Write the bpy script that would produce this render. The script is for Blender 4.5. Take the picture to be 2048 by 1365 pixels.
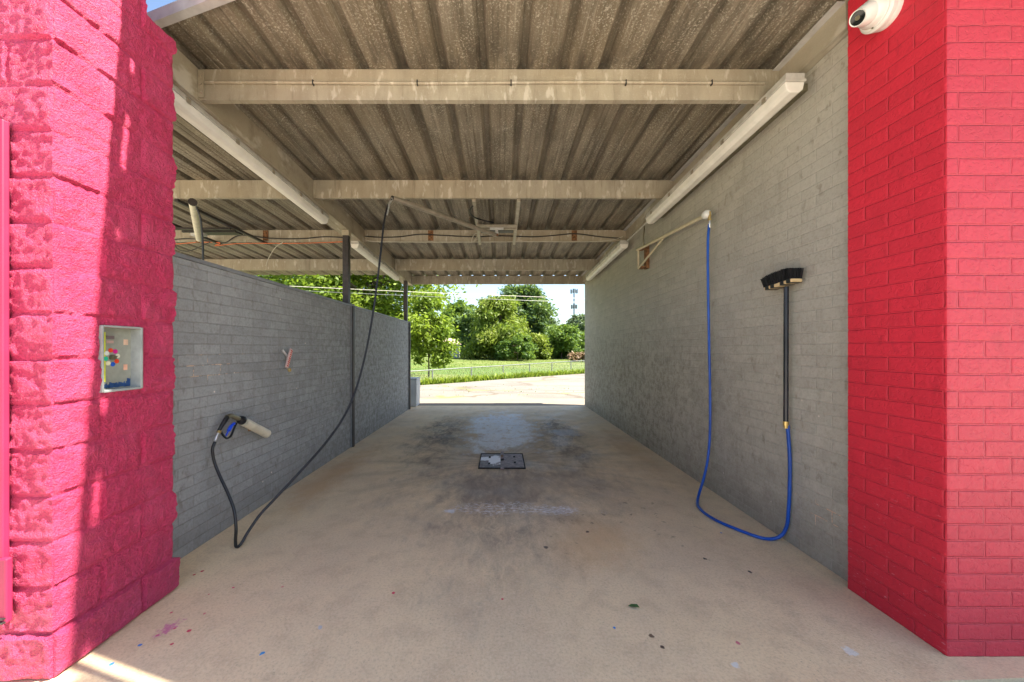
import bpy, bmesh, math, random
import numpy as np
from mathutils import Vector, Matrix, noise
R = math.radians
random.seed(7)
sc = bpy.context.scene
for o in list(bpy.data.objects): bpy.data.objects.remove(o)

# ------------------------------------------------------------------ camera
EYE, F, CX, CY = 1.467, 730.0, 1001.0, 699.0
cd = bpy.data.cameras.new('camera'); cam = bpy.data.objects.new('camera', cd)
sc.collection.objects.link(cam); sc.camera = cam
cd.sensor_width = 36; cd.lens = 36*F/2048; cd.clip_start = .05; cd.clip_end = 3000
cd.shift_x = (1024-CX)/2048; cd.shift_y = (CY-682.5)/2048
cam.location = (0, 0, EYE); cam.rotation_euler = (R(90), 0, 0)
# ------------------------------------------------------------------ light
SUN = Vector((.65, -.12, 1.0)).normalized()
w = bpy.data.worlds.new('World'); sc.world = w; w.use_nodes = True
nt = w.node_tree; nt.nodes.clear()
sky = nt.nodes.new('ShaderNodeTexSky'); sky.sky_type = 'NISHITA'; sky.sun_disc = False
sky.sun_elevation = math.asin(SUN.z); sky.sun_rotation = math.atan2(SUN.x, SUN.y)
sky.air_density = 1.0; sky.dust_density = 1.2; sky.ozone_density = 1.0
bg = nt.nodes.new('ShaderNodeBackground'); bg.inputs[1].default_value = .06
wo = nt.nodes.new('ShaderNodeOutputWorld')
nt.links.new(sky.outputs[0], bg.inputs[0]); nt.links.new(bg.outputs[0], wo.inputs[0])
ld = bpy.data.lights.new('sun', 'SUN'); ld.energy = 3.7; ld.angle = R(.6); ld.color = (1, .93, .83)
sun = bpy.data.objects.new('sun', ld); sc.collection.objects.link(sun)
sun.rotation_euler = SUN.to_track_quat('Z', 'Y').to_euler()
sc.view_settings.view_transform = 'Standard'; sc.view_settings.look = 'None'
sc.view_settings.exposure = 2.55; sc.view_settings.gamma = 1.0
sc.cycles.max_bounces = 12; sc.cycles.diffuse_bounces = 8; sc.cycles.transmission_bounces = 6
sc.cycles.use_denoising = True

# ------------------------------------------------------------------ node helpers
def new_mat(name, rough=.8, metal=0.0, spec=.5):
    m = bpy.data.materials.new(name); m.use_nodes = True
    n = m.node_tree; b = n.nodes['Principled BSDF']
    b.inputs['Roughness'].default_value = rough; b.inputs['Metallic'].default_value = metal
    b.inputs['Specular IOR Level'].default_value = spec
    return m, N(n, b)
class N:
    """small node-graph writer"""
    def __init__(s, t, b): s.t, s.b = t, b
    def nd(s, kind, **kw):
        x = s.t.nodes.new('ShaderNode'+kind)
        for k, v in kw.items(): setattr(x, k, v)
        return x
    def put(s, sock, v):
        if hasattr(v, 'is_output'): s.t.links.new(v, sock)
        elif isinstance(v, (tuple, list)):
            sock.default_value = tuple(v)+(1,) if (len(v) == 3 and sock.type == 'RGBA') else tuple(v)
        else: sock.default_value = v
    def coord(s, kind='Object'):
        return s.nd('TexCoord').outputs[kind]
    def mapping(s, v, scale=(1,1,1), loc=(0,0,0), rot=(0,0,0)):
        m = s.nd('Mapping'); s.put(m.inputs[0], v)
        m.inputs['Scale'].default_value = scale; m.inputs['Location'].default_value = loc; m.inputs['Rotation'].default_value = rot
        return m.outputs[0]
    def noise(s, v, scale, detail=4, rough=.55, dist=0):
        n = s.nd('TexNoise'); s.put(n.inputs['Vector'], v); n.inputs['Scale'].default_value = scale
        n.inputs['Detail'].default_value = detail; n.inputs['Roughness'].default_value = rough
        n.inputs['Distortion'].default_value = dist
        return n.outputs['Fac']
    def vor(s, v, scale, feat='F1'):
        n = s.nd('TexVoronoi', feature=feat); s.put(n.inputs['Vector'], v); n.inputs['Scale'].default_value = scale
        return n.outputs['Distance']
    def ramp(s, f, lo, hi, a=0.0, b=1.0):
        n = s.nd('MapRange', interpolation_type='SMOOTHSTEP'); s.put(n.inputs[0], f)
        for i, v in enumerate((lo, hi, a, b)): s.put(n.inputs[i+1], v)
        return n.outputs[0]
    def m(s, op, a, b=0.0, c=None, clamp=False):
        n = s.nd('Math', operation=op, use_clamp=clamp); s.put(n.inputs[0], a); s.put(n.inputs[1], b)
        if c is not None: s.put(n.inputs[2], c)
        return n.outputs[0]
    def mix(s, f, a, b, blend='MIX'):
        n = s.nd('Mix', data_type='RGBA', blend_type=blend); s.put(n.inputs[0], f); s.put(n.inputs[6], a); s.put(n.inputs[7], b)
        return n.outputs[2]
    def xyz(s, v):
        n = s.nd('SeparateXYZ'); s.put(n.inputs[0], v); return n.outputs
    def vec(s, x, y, z=0.0):
        n = s.nd('CombineXYZ')
        for i, v in enumerate((x, y, z)): s.put(n.inputs[i], v)
        return n.outputs[0]
    def bump(s, h, dist=.01, strength=1.0, normal=None):
        n = s.nd('Bump'); s.put(n.inputs['Height'], h); n.inputs['Distance'].default_value = dist
        n.inputs['Strength'].default_value = strength
        if normal is not None: s.put(n.inputs['Normal'], normal)
        s.t.links.new(n.outputs[0], s.b.inputs['Normal']); return n.outputs[0]
    def col(s, v): s.put(s.b.inputs['Base Color'], v)
    def rough(s, v): s.put(s.b.inputs['Roughness'], v)
    def spot(s, x, y, cx, cy, rx, ry, soft=.6, wob=None):
        """soft elliptic mask in metres"""
        dx = s.m('DIVIDE', s.m('SUBTRACT', x, cx), rx); dy = s.m('DIVIDE', s.m('SUBTRACT', y, cy), ry)
        d = s.m('SQRT', s.m('ADD', s.m('MULTIPLY', dx, dx), s.m('MULTIPLY', dy, dy)))
        if wob is not None: d = s.m('ADD', d, wob)
        return s.ramp(d, 1.0, 1.0-soft)

def plain(name, color, rough=.6, metal=0.0, var=.15, scale=12, bump=0.0, spec=.5):
    m, n = new_mat(name, rough, metal, spec)
    v = n.coord(); f = n.noise(v, scale, 5)
    n.col(n.mix(n.ramp(f, .3, .7), tuple(c*(1-var) for c in color), tuple(min(1, c*(1+var)) for c in color)))
    if bump: n.bump(f, bump)
    return m

# ------------------------------------------------------------------ mesh helpers
class MB:
    def __init__(s): s.v, s.f, s.u = [], [], []
    def quad(s, *p):
        k = len(s.v); s.v += [tuple(q) for q in p]; s.f.append(tuple(range(k, k+len(p))))
    def hexa(s, c):       # 8 corners: bottom ring 0-3, top ring 4-7
        k = len(s.v); s.v += [tuple(q) for q in c]
        for f in ((3,2,1,0), (4,5,6,7), (0,1,5,4), (1,2,6,5), (2,3,7,6), (3,0,4,7)): s.f.append(tuple(k+i for i in f))
        return s
    def box(s, x0, x1, y0, y1, z0, z1):
        return s.hexa([(x0,y0,z0),(x1,y0,z0),(x1,y1,z0),(x0,y1,z0),(x0,y0,z1),(x1,y0,z1),(x1,y1,z1),(x0,y1,z1)])
    def bar(s, a, b, wd, ht, up=(0,0,1)):
        a, b = Vector(a), Vector(b); d = (b-a).normalized(); u = Vector(up)
        sd = d.cross(u)
        if sd.length < 1e-4: sd = d.cross(Vector((1,0,0)))
        sd.normalize(); u = sd.cross(d).normalized(); sd *= wd/2; u *= ht/2
        return s.hexa([a-sd-u, a+sd-u, b+sd-u, b-sd-u, a-sd+u, a+sd+u, b+sd+u, b-sd+u])
    def tube(s, pts, r, n=10, cap=True):
        pts = [Vector(p) for p in pts]; k0 = len(s.v); ref = None
        rs = r if isinstance(r, (list, tuple)) else [r]*len(pts)
        for i, p in enumerate(pts):
            d = (pts[min(i+1, len(pts)-1)]-pts[max(i-1, 0)]).normalized()
            if ref is None:
                ref = d.cross(Vector((0,0,1)))
                if ref.length < .05: ref = d.cross(Vector((1,0,0)))
            ref = (ref - d*ref.dot(d)).normalized(); b = d.cross(ref)
            for j in range(n):
                a = 2*math.pi*j/n; s.v.append(tuple(p+(ref*math.cos(a)+b*math.sin(a))*rs[i]))
        for i in range(len(pts)-1):
            for j in range(n):
                a, b_ = k0+i*n+j, k0+i*n+(j+1) % n
                s.f.append((a, b_, b_+n, a+n))
        if cap:
            s.f.append(tuple(k0+j for j in range(n))[::-1]); s.f.append(tuple(k0+(len(pts)-1)*n+j for j in range(n)))
        return s
    def lathe(s, o, axis, prof, n=24):
        o = Vector(o); ax = Vector(axis).normalized()
        pts = [o+ax*h for h, r in prof]; rs = [max(r, 1e-4) for h, r in prof]
        k0 = len(s.v); ref = ax.cross(Vector((0,0,1)))
        if ref.length < .05: ref = ax.cross(Vector((1,0,0)))
        ref.normalize(); b = ax.cross(ref)
        for i, p in enumerate(pts):
            for j in range(n):
                a = 2*math.pi*j/n; s.v.append(tuple(p+(ref*math.cos(a)+b*math.sin(a))*rs[i]))
        for i in range(len(pts)-1):
            for j in range(n):
                a, b_ = k0+i*n+j, k0+i*n+(j+1) % n
                s.f.append((a, b_, b_+n, a+n))
        s.f.append(tuple(k0+j for j in range(n))[::-1]); s.f.append(tuple(k0+(len(pts)-1)*n+j for j in range(n)))
        return s
    def build(s, name, mat, parent=None, smooth=False, bevel=0, uv=False):
        me = bpy.data.meshes.new(name); me.from_pydata(s.v, [], s.f); me.update()
        if uv:
            l = me.uv_layers.new(name='UVMap'); co = [v.co for v in me.vertices]
            for p in me.polygons:
                nx, ny, nz = (abs(c) for c in p.normal)
                for li in p.loop_indices:
                    c = co[me.loops[li].vertex_index]
                    l.data[li].uv = (c.x, c.y) if nz > max(nx, ny) else ((c.y, c.z) if nx > ny else (c.x, c.z))
        if smooth:
            for p in me.polygons: p.use_smooth = True
        o = bpy.data.objects.new(name, me); sc.collection.objects.link(o)
        if mat: me.materials.append(mat)
        if bevel:
            b = o.modifiers.new('bevel', 'BEVEL'); b.width = bevel; b.segments = 2; b.limit_method = 'ANGLE'
        if smooth:
            try: me.set_sharp_from_angle(angle=R(40))
            except Exception: pass
        if parent:
            o.parent = parent; o.matrix_parent_inverse = Matrix.Translation(-parent.location)
        return o
def tag(o, label=None, cat=None, group=None, kind=None):
    for k, v in (('label', label), ('category', cat), ('group', group), ('kind', kind)):
        if v: o[k] = v
    return o
def empty(name, loc, label, cat, group=None):
    o = bpy.data.objects.new(name, None); sc.collection.objects.link(o); o.location = loc; o.empty_display_size = .1
    return tag(o, label, cat, group)
def copy_tree(o, off, label=None, parent=None):
    c = o.copy(); sc.collection.objects.link(c)
    if parent: c.parent = parent
    else: c.location = o.location+Vector(off)
    if label: c['label'] = label
    for ch in [q for q in bpy.data.objects if q.parent == o]: copy_tree(ch, off, None, c)
    return c
def at(x, y, Y): return Vector(((x-CX)*Y/F, Y, EYE+(CY-y)*Y/F))
def smooth_path(pts, k=8):
    pts = [Vector(p) for p in pts]; out = []
    P = [pts[0]*2-pts[1]]+pts+[pts[-1]*2-pts[-2]]
    for i in range(1, len(P)-2):
        a, b, c, d = P[i-1], P[i], P[i+1], P[i+2]
        for j in range(k):
            t = j/k
            out.append(.5*((2*b)+(-a+c)*t+(2*a-5*b+4*c-d)*t*t+(-a+3*b-3*c+d)*t**3))
    return out+[pts[-1]]

# ------------------------------------------------------------------ materials
def brick_mat(name, ca, cb, joint, grime, wear=None, spots=0.0, bs=1.0, bw=.254, bh=.0794, off=(0,0), joint_mix=.5,
              wear_rng=(.1, 1.3), expose=None, rough=.62, soot=None):
    m, n = new_mat(name, rough)
    uv = n.mapping(n.coord('UV'), loc=(off[0], off[1], 0)); ob = n.coord()
    wob = n.nd('TexNoise'); n.put(wob.inputs['Vector'], uv); wob.inputs['Scale'].default_value = 9
    wv = n.nd('VectorMath', operation='MULTIPLY_ADD'); n.put(wv.inputs[0], wob.outputs['Color']); wv.inputs[1].default_value = (.006, .006, 0); n.put(wv.inputs[2], uv)
    b = n.nd('TexBrick', offset=.5); n.put(b.inputs['Vector'], wv.outputs[0])
    b.inputs['Scale'].default_value = 1; b.inputs['Brick Width'].default_value = bw; b.inputs['Row Height'].default_value = bh
    b.inputs['Mortar Size'].default_value = .0055; b.inputs['Mortar Smooth'].default_value = .6; b.inputs['Bias'].default_value = 0
    b.inputs['Color1'].default_value = (0,0,0,1); b.inputs['Color2'].default_value = (1,1,1,1); b.inputs['Mortar'].default_value = (.5,.5,.5,1)
    jf = b.outputs['Fac']
    big = n.noise(ob, 1.1, 4); fine = n.noise(ob, 55, 5, .65)
    vert = n.noise(n.mapping(ob, scale=(9, 9, 1.4)), 1.6, 5, .6)
    c = n.mix(b.outputs['Color'], ca, cb)
    c = n.mix(n.m('MULTIPLY', n.ramp(fine, .42, .7), .35), c, grime)
    c = n.mix(n.m('MULTIPLY', n.ramp(vert, .5, .75), .25), c, grime)
    c = n.mix(n.m('MULTIPLY', n.ramp(big, .35, .7), .35), c, tuple(x*1.2 for x in ca))
    # small stains that differ brick by brick
    st = n.ramp(n.noise(n.mapping(ob, scale=(1, 1, .6)), 15, 3, .6), .57, .72)
    c = n.mix(n.m('MULTIPLY', n.m('MULTIPLY', st, n.ramp(big, .36, .58)), .6), c, grime)
    x, y, z = n.xyz(ob)[0:3]
    if soot:
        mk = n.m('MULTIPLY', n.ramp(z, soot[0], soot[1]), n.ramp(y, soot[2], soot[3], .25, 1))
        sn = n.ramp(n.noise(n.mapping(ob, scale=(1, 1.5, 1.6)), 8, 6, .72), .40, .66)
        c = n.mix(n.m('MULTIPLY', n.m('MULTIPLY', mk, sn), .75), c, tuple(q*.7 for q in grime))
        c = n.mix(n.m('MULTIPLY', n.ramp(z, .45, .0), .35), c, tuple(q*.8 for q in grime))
    if soot:
        pw = n.ramp(n.noise(n.mapping(ob, scale=(1, 1.3, 1)), 24, 5, .75), .56, .66)
        c = n.mix(n.m('MULTIPLY', n.m('MULTIPLY', mk, pw), .5), c, tuple(q*1.3 for q in ca))
    c = n.mix(n.m('MULTIPLY', jf, joint_mix), c, joint)
    if wear is not None:
        k = n.m('MULTIPLY', n.ramp(n.noise(n.mapping(ob, scale=(2, 1, 4)), 26, 6, .75), .60, .70), n.ramp(z, wear_rng[1], wear_rng[0]))
        c = n.mix(n.m('MULTIPLY', k, .75), c, wear)
    if spots:
        v1 = n.ramp(n.vor(ob, 5.5), .05, .03); v2 = n.ramp(n.noise(ob, 2.3, 2), .5, .56)
        c = n.mix(n.m('MULTIPLY', n.m('MULTIPLY', v1, v2), spots), c, (.75, .66, .58))
    if expose is not None:      # paint flaked off the joints: (y0, z0, ry, rz)
        for (y0, z0, ry, rz) in expose:
            k = n.spot(y, z, y0, z0, ry, rz, .5, n.m('MULTIPLY', n.m('SUBTRACT', n.noise(ob, 14, 4), .5), 2.0))
            k = n.m('MULTIPLY', k, n.ramp(n.noise(ob, 19, 4, .7), .46, .56)); c = n.mix(n.m('MULTIPLY', k, n.ramp(jf, .4, .7)), c, (.66, .47, .34))
    n.col(c)
    worm = n.ramp(n.noise(n.mapping(ob, scale=(1, 1, 1)), 42, 2, .5, 1.2), .56, .64)
    h = n.m('SUBTRACT', n.m('MULTIPLY', n.m('SUBTRACT', 1.0, jf), 1.0), n.m('MULTIPLY', worm, .22))
    h = n.m('ADD', h, n.m('MULTIPLY', fine, .45)); h = n.m('ADD', h, n.m('MULTIPLY', b.outputs['Color'], .25))
    n.bump(h, .006*bs, 1.0)
    return m
M = {}
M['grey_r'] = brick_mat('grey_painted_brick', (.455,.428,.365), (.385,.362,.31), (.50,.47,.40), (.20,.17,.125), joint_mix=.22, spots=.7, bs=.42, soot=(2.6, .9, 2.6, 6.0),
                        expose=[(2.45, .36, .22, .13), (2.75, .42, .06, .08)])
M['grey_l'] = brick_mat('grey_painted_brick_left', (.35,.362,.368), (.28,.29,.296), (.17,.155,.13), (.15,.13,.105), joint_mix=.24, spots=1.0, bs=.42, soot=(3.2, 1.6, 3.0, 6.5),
                        expose=[(2.85, 1.33, .4, .12)])
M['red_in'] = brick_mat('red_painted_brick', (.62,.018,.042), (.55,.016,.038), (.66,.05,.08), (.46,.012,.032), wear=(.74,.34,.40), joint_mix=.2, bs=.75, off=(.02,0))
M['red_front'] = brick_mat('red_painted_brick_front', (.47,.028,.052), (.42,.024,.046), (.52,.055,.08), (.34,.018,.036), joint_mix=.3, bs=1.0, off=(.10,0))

def block_mat():
    m, n = new_mat('red_split_block', .5)
    ob = n.coord(); f = n.noise(ob, 60, 6, .7); g = n.noise(ob, 5, 4)
    c = n.mix(n.ramp(f, .3, .7), (.48,.016,.075), (.64,.042,.135))
    c = n.mix(n.m('MULTIPLY', n.ramp(g, .4, .7), .35), c, (.68,.09,.20))
    z = n.xyz(ob)[2]
    c = n.mix(n.m('MULTIPLY', n.ramp(z, .5, .02), .35), c, (.42,.06,.16))  # purplish base: skylight tint and fade put into the colour
    n.col(c); n.bump(n.m('ADD', f, n.m('MULTIPLY', n.noise(ob, 120, 3, .7), .6)), .015, 1.0)
    return m
M['block'] = block_mat()
M['red_metal'] = plain('red_painted_steel', (.28,.012,.055), .6, var=.08, scale=5)

def floor_mat():
    m, n = new_mat('bay_concrete', .72)
    ob = n.coord(); x, y, z = n.xyz(ob)[0:3]
    fine = n.noise(ob, 70, 5, .7); med = n.noise(ob, 6, 5, .6); big = n.noise(ob, .9, 5, .6)
    c = n.mix(n.ramp(big, .35, .65), (.80,.62,.38), (.70,.55,.355))
    c = n.mix(n.m('MULTIPLY', n.ramp(med, .45, .70), .42), c, (.52,.38,.235))
    c = n.mix(n.m('MULTIPLY', n.ramp(n.noise(ob, 2.4, 7, .7, .6), .50, .70), .16), c, (.40,.31,.22))
    c = n.mix(n.m('MULTIPLY', n.ramp(fine, .45, .75), .45), c, (.34,.27,.19))
    c = n.mix(n.m('MULTIPLY', n.ramp(fine, .50, .28), .4), c, (.80,.70,.54))
    sp = n.ramp(n.vor(ob, 38), .16, .08); c = n.mix(n.m('MULTIPLY', n.m('MULTIPLY', sp, n.ramp(n.noise(ob, 4, 3), .5, .6)), .45), c, (.22,.17,.13))
    # radial wet stains round the drain
    dx = n.m('SUBTRACT', x, .02); dy = n.m('SUBTRACT', y, 4.8)
    ang = n.m('ARCTAN2', dy, dx); rad = n.m('SQRT', n.m('ADD', n.m('MULTIPLY', dx, dx), n.m('MULTIPLY', dy, dy)))
    rv = n.vec(n.m('MULTIPLY', n.m('SINE', ang), 3.2), n.m('MULTIPLY', n.m('COSINE', ang), 3.2), n.m('MULTIPLY', rad, .45))
    rn = n.noise(rv, 2.2, 6, .65)
    near = n.ramp(rad, 2.9, .4)
    c = n.mix(n.m('MULTIPLY', n.m('MULTIPLY', n.ramp(rn, .42, .66), near), .38), c, (.15,.125,.105))
    brk = n.ramp(n.noise(n.mapping(ob, scale=(1.6, .7, 1)), 7, 8, .75, 1.0), .36, .60, .15, 1)
    wob = n.m('ADD', n.m('MULTIPLY', n.m('SUBTRACT', n.noise(ob, 1.5, 5, .65), .5), 1.6), n.m('MULTIPLY', n.m('SUBTRACT', n.noise(n.mapping(ob, scale=(1.3, .6, 1)), 6, 8, .75), .5), 1.5))
    # grey dirt field on the near right of drain and centre
    c = n.mix(n.m('MULTIPLY', n.spot(x, y, .35, 3.95, 1.7, .95, .9, wob), .42), c, (.22,.185,.165))
    c = n.mix(n.m('MULTIPLY', n.spot(x, y, 0, 5.6, 1.9, 3.0, .9, wob), .55), c, (.25,.205,.165))
    c = n.mix(n.m('MULTIPLY', n.m('MULTIPLY', n.spot(x, y, -1.0, 6.5, .6, 2.2, .9, wob), brk), .8), c, (.10,.085,.075))
    c = n.mix(n.m('MULTIPLY', n.m('MULTIPLY', n.spot(x, y, 1.0, 6.5, .55, 2.1, .9, wob), brk), .75), c, (.11,.09,.08))
    # orange iron tint
    c = n.mix(n.m('MULTIPLY', n.spot(x, y, .75, 2.8, .5, .5, .9, wob), .45), c, (.55,.32,.13))
    c = n.mix(n.m('MULTIPLY', n.spot(x, y, -1.95, 4.3, .35, 1.5, .9, wob), .55), c, (.50,.28,.12))
    c = n.mix(n.m('MULTIPLY', n.spot(x, y, 1.9, 5.4, .3, 1.8, .9, wob), .35), c, (.46,.27,.13))
    # pale blue-grey scoured area behind drain
    sc_ = n.ramp(n.noise(n.mapping(ob, scale=(1, .6, 1)), 11, 6, .75), .26, .52)
    c = n.mix(n.m('MULTIPLY', n.m('MULTIPLY', n.spot(x, y, .02, 6.8, .80, 2.0, .6, wob), sc_), .9), c, (.80,.85,.90))
    c = n.mix(n.m('MULTIPLY', n.spot(x, y, 1.15, 6.45, .3, .35, .7, wob), .5), c, (.50,.54,.60))
    # white residue in front of drain
    wr = n.ramp(n.noise(n.mapping(ob, scale=(1, 2.2, 1)), 21, 7, .85), .49, .56)
    c = n.mix(n.m('MULTIPLY', n.spot(x, y, .12, 3.36, .72, .16, .6, n.m('MULTIPLY', wob, 1.4)), wr), c, (.90,.88,.86))
    c = n.mix(n.m('MULTIPLY', n.spot(x, y, .52, 3.32, .20, .085, .5, n.m('MULTIPLY', n.m('SUBTRACT', n.noise(ob, 9, 4, .7), .5), 2.4)), n.ramp(wr, 0, .6, .25, 1)), c, (.78,.78,.80))
    c = n.mix(n.spot(x, y, -.46, 3.31, .07, .05, .6, n.m('MULTIPLY', n.m('SUBTRACT', n.noise(ob, 22, 4, .7), .5), 2.4)), c, (.74,.74,.74))
    c = n.mix(n.m('MULTIPLY', n.m('MULTIPLY', n.spot(x, y, -.05, 3.6, .75, 2.0, .9, wob), brk), .5), c, (.17,.14,.12))
    # oily blotches
    bl = n.m('MULTIPLY', n.ramp(n.noise(ob, 8.5, 4, .6), .62, .70), n.spot(x, y, .95, 3.2, 1.0, 1.0, .7, wob))
    c = n.mix(n.m('MULTIPLY', bl, .7), c, (.10,.08,.065))
    # paint drips: pink near left pillar, blue and red specks elsewhere
    dr = n.ramp(n.vor(ob, 11), .10, .07)
    c = n.mix(n.m('MULTIPLY', n.m('MULTIPLY', dr, n.ramp(n.noise(ob, 3, 2), .50, .54)), n.spot(x, y, -1.6, 2.15, .33, .55, .3)), c, (.62,.07,.14))
    c = n.mix(n.m('MULTIPLY', n.spot(x, y, -1.745, 1.92, .045, .07, .8, n.m('MULTIPLY', n.m('SUBTRACT', n.noise(ob, 40, 3), .5), 3.0)), .8), c, (.55,.12,.30))
    for (px_, py_, r_, cc) in ((222,1329,.012,(.05,.25,.55)), (1229,1256,.008,(.02,.22,.60)), (524,1307,.012,(.05,.28,.6)), (1442,1066,.01,(.05,.2,.5)),
                               (280,1290,.01,(.05,.2,.55)), (1325,1295,.012,(.10,.06,.04)), (1303,1272,.014,(.16,.10,.06)), (1175,1064,.016,(.10,.06,.04)),
                               (787,1186,.010,(.6,.05,.1)), (1005,1199,.009,(.6,.05,.1)), (1410,1118,.013,(.05,.04,.035)), (1500,1144,.013,(.05,.04,.035)),
                               (404,1143,.012,(.55,.03,.06)), (388,1150,.008,(.55,.03,.06)), (378,1262,.012,(.6,.05,.1)), (344,1288,.01,(.55,.06,.1)),
                               (1700,1303,.03,(.72,.68,.60)), (1470,1330,.018,(.72,.70,.64)), (1475,1286,.012,(.55,.15,.2)), (640,1255,.014,(.5,.5,.5)), (1092,1095,.018,(.14,.11,.09))):
        Yp = EYE*F/(py_-CY); Xp = (px_-CX)*Yp/F
        c = n.mix(n.spot(x, y, Xp, Yp, r_, r_*1.1, .3, n.m('MULTIPLY', n.m('SUBTRACT', n.noise(ob, 60, 2), .5), 1.6)), c, cc)
    n.col(c)
    # dirt line along the wall foot
    n.rough(n.ramp(n.noise(ob, 2.5, 4), .4, .65, .85, .55))
    br = n.noise(n.mapping(ob, scale=(1, 5, 1)), 60, 3, .6)
    n.bump(n.m('ADD', n.m('MULTIPLY', fine, .8), n.m('MULTIPLY', br, .5)), .004, .8)
    return m
M['floor'] = floor_mat()

def lot_mat():
    m, n = new_mat('cracked_lot', .9)
    ob = n.coord(); rot = n.mapping(ob, rot=(0, 0, R(-38)))
    c = n.mix(n.ramp(n.noise(ob, .5, 6, .65), .35, .7), (.17,.157,.135), (.125,.115,.095))
    c = n.mix(n.m('MULTIPLY', n.ramp(n.noise(ob, 14, 5, .7), .45, .7), .5), c, (.19,.165,.13))
    wv = n.nd('VectorMath', operation='MULTIPLY_ADD'); nz = n.nd('TexNoise'); n.put(nz.inputs['Vector'], ob); nz.inputs['Scale'].default_value = .7
    n.put(wv.inputs[0], nz.outputs['Color']); wv.inputs[1].default_value = (1.2, 1.2, 0); n.put(wv.inputs[2], n.mapping(ob, rot=(0,0,R(4)), scale=(.4, 1, 1)))
    e = n.nd('TexVoronoi', feature='DISTANCE_TO_EDGE'); n.put(e.inputs['Vector'], wv.outputs[0]); e.inputs['Scale'].default_value = .62
    cr = n.ramp(e.outputs['Distance'], .06, .02)
    gr = n.ramp(n.noise(ob, .35, 3), .48, .62)
    c = n.mix(n.m('MULTIPLY', cr, .85), c, n.mix(gr, (.11,.085,.06), (.16,.19,.045)))
    pt = n.m('MULTIPLY', n.ramp(n.noise(n.mapping(ob, scale=(.4, 1.3, 1)), 1.4, 5, .7), .62, .68), .8)
    c = n.mix(pt, c, (.20,.21,.07))
    n.col(c); n.bump(n.noise(ob, 20, 5), .02)
    return m
M['lot'] = lot_mat()
def apron_mat():
    m, n = new_mat('apron_concrete', .85); ob = n.coord()
    c = n.mix(n.ramp(n.noise(ob, 1.2, 5), .35, .65), (.23,.185,.135), (.20,.165,.12))
    c = n.mix(n.m('MULTIPLY', n.ramp(n.noise(ob, 30, 5, .7), .5, .7), .4), c, (.22,.18,.14))
    n.col(c); n.bump(n.noise(ob, 50, 4), .006); return m
M['apron'] = apron_mat()
def drive_mat():  # unseen ground, made pale so it brightens the bay by bounce
    m, n = new_mat('pale_drive_concrete', .85); ob = n.coord()
    c = n.mix(n.ramp(n.noise(ob, 1.2, 5), .35, .65), (.60,.54,.44), (.52,.46,.37))
    c = n.mix(n.m('MULTIPLY', n.ramp(n.noise(ob, 30, 5, .7), .5, .7), .3), c, (.32,.28,.22))
    n.col(c); n.bump(n.noise(ob, 50, 4), .006); return m
M['drive'] = drive_mat()
def field_mat():
    m, n = new_mat('mown_field', .9, spec=.2); ob = n.coord()
    st = n.noise(n.mapping(ob, scale=(.05, .45, 1), rot=(0, 0, R(-6))), 1.0, 6, .6)
    c = n.mix(n.ramp(st, .35, .65), (.07,.12,.02), (.15,.165,.05))
    c = n.mix(n.m('MULTIPLY', n.ramp(n.noise(ob, 2.2, 6, .7), .45, .7), .6), c, (.07,.13,.02))
    n.col(c); n.bump(n.noise(ob, 9, 6, .7), .08); return m
M['field'] = field_mat()

def galv_mat(name, base, dark, speck, tint=(.30,.22,.12), sp=.6):
    m, n = new_mat(name, .55, 0.25); ob = n.coord()
    f = n.noise(ob, 75, 4, .7); g = n.noise(n.mapping(ob, scale=(3, .6, 1)), 2.2, 6, .65); b = n.noise(ob, .7, 3)
    c = n.mix(n.ramp(g, .35, .68), base, dark)
    c = n.mix(n.m('MULTIPLY', n.ramp(b, .42, .62), .45), c, tint)
    c = n.mix(n.m('MULTIPLY', n.m('MULTIPLY', n.ramp(f, .50, .66), n.ramp(n.noise(ob, 3.5, 4, .7), .3, .65, .35, 1)), sp), c, speck)
    k = n.ramp(n.noise(ob, 9, 5, .7), .64, .72)
    c = n.mix(n.m('MULTIPLY', k, .45), c, tuple(min(1, q*1.15) for q in speck))
    n.col(c); n.rough(n.ramp(f, .4, .6, .5, .75)); n.bump(f, .002)
    return m, n, c, ob
def sheet_mat():
    m, n, c, ob = galv_mat('galvanised_roof_sheet', (.255,.22,.16), (.115,.098,.068), (.70,.66,.54), (.23,.18,.11), .72)
    x, y, z = n.xyz(ob)[0:3]
    # streaks of grime running along the ribs
    s = n.ramp(n.noise(n.mapping(ob, scale=(14, .35, 1)), 1.5, 5, .65), .5, .75)
    c = n.mix(n.m('MULTIPLY', s, .7), c, (.07,.056,.038))
    s2 = n.ramp(n.noise(n.mapping(ob, scale=(22, .5, 1)), 2.2, 4, .65), .56, .72); c = n.mix(n.m('MULTIPLY', s2, .4), c, (.52,.48,.38))
    c = n.mix(n.m('MULTIPLY', n.ramp(n.attr_rib(), .4, .95), .36), c, (.075,.062,.045))  # shade in the rib hollows, painted into the colour
    # a darker band just short of each purlin
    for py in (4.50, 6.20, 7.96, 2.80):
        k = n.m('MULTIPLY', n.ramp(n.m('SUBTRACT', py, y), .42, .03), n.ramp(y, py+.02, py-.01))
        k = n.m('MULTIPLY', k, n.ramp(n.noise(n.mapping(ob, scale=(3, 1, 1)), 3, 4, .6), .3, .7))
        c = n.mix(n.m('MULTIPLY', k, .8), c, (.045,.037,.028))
    n.col(c); return m
def _attr_rib(s):
    a = s.nd('Attribute'); a.attribute_name = 'rib'; return a.outputs['Fac']
N.attr_rib = _attr_rib
M['sheet'] = sheet_mat()
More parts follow.
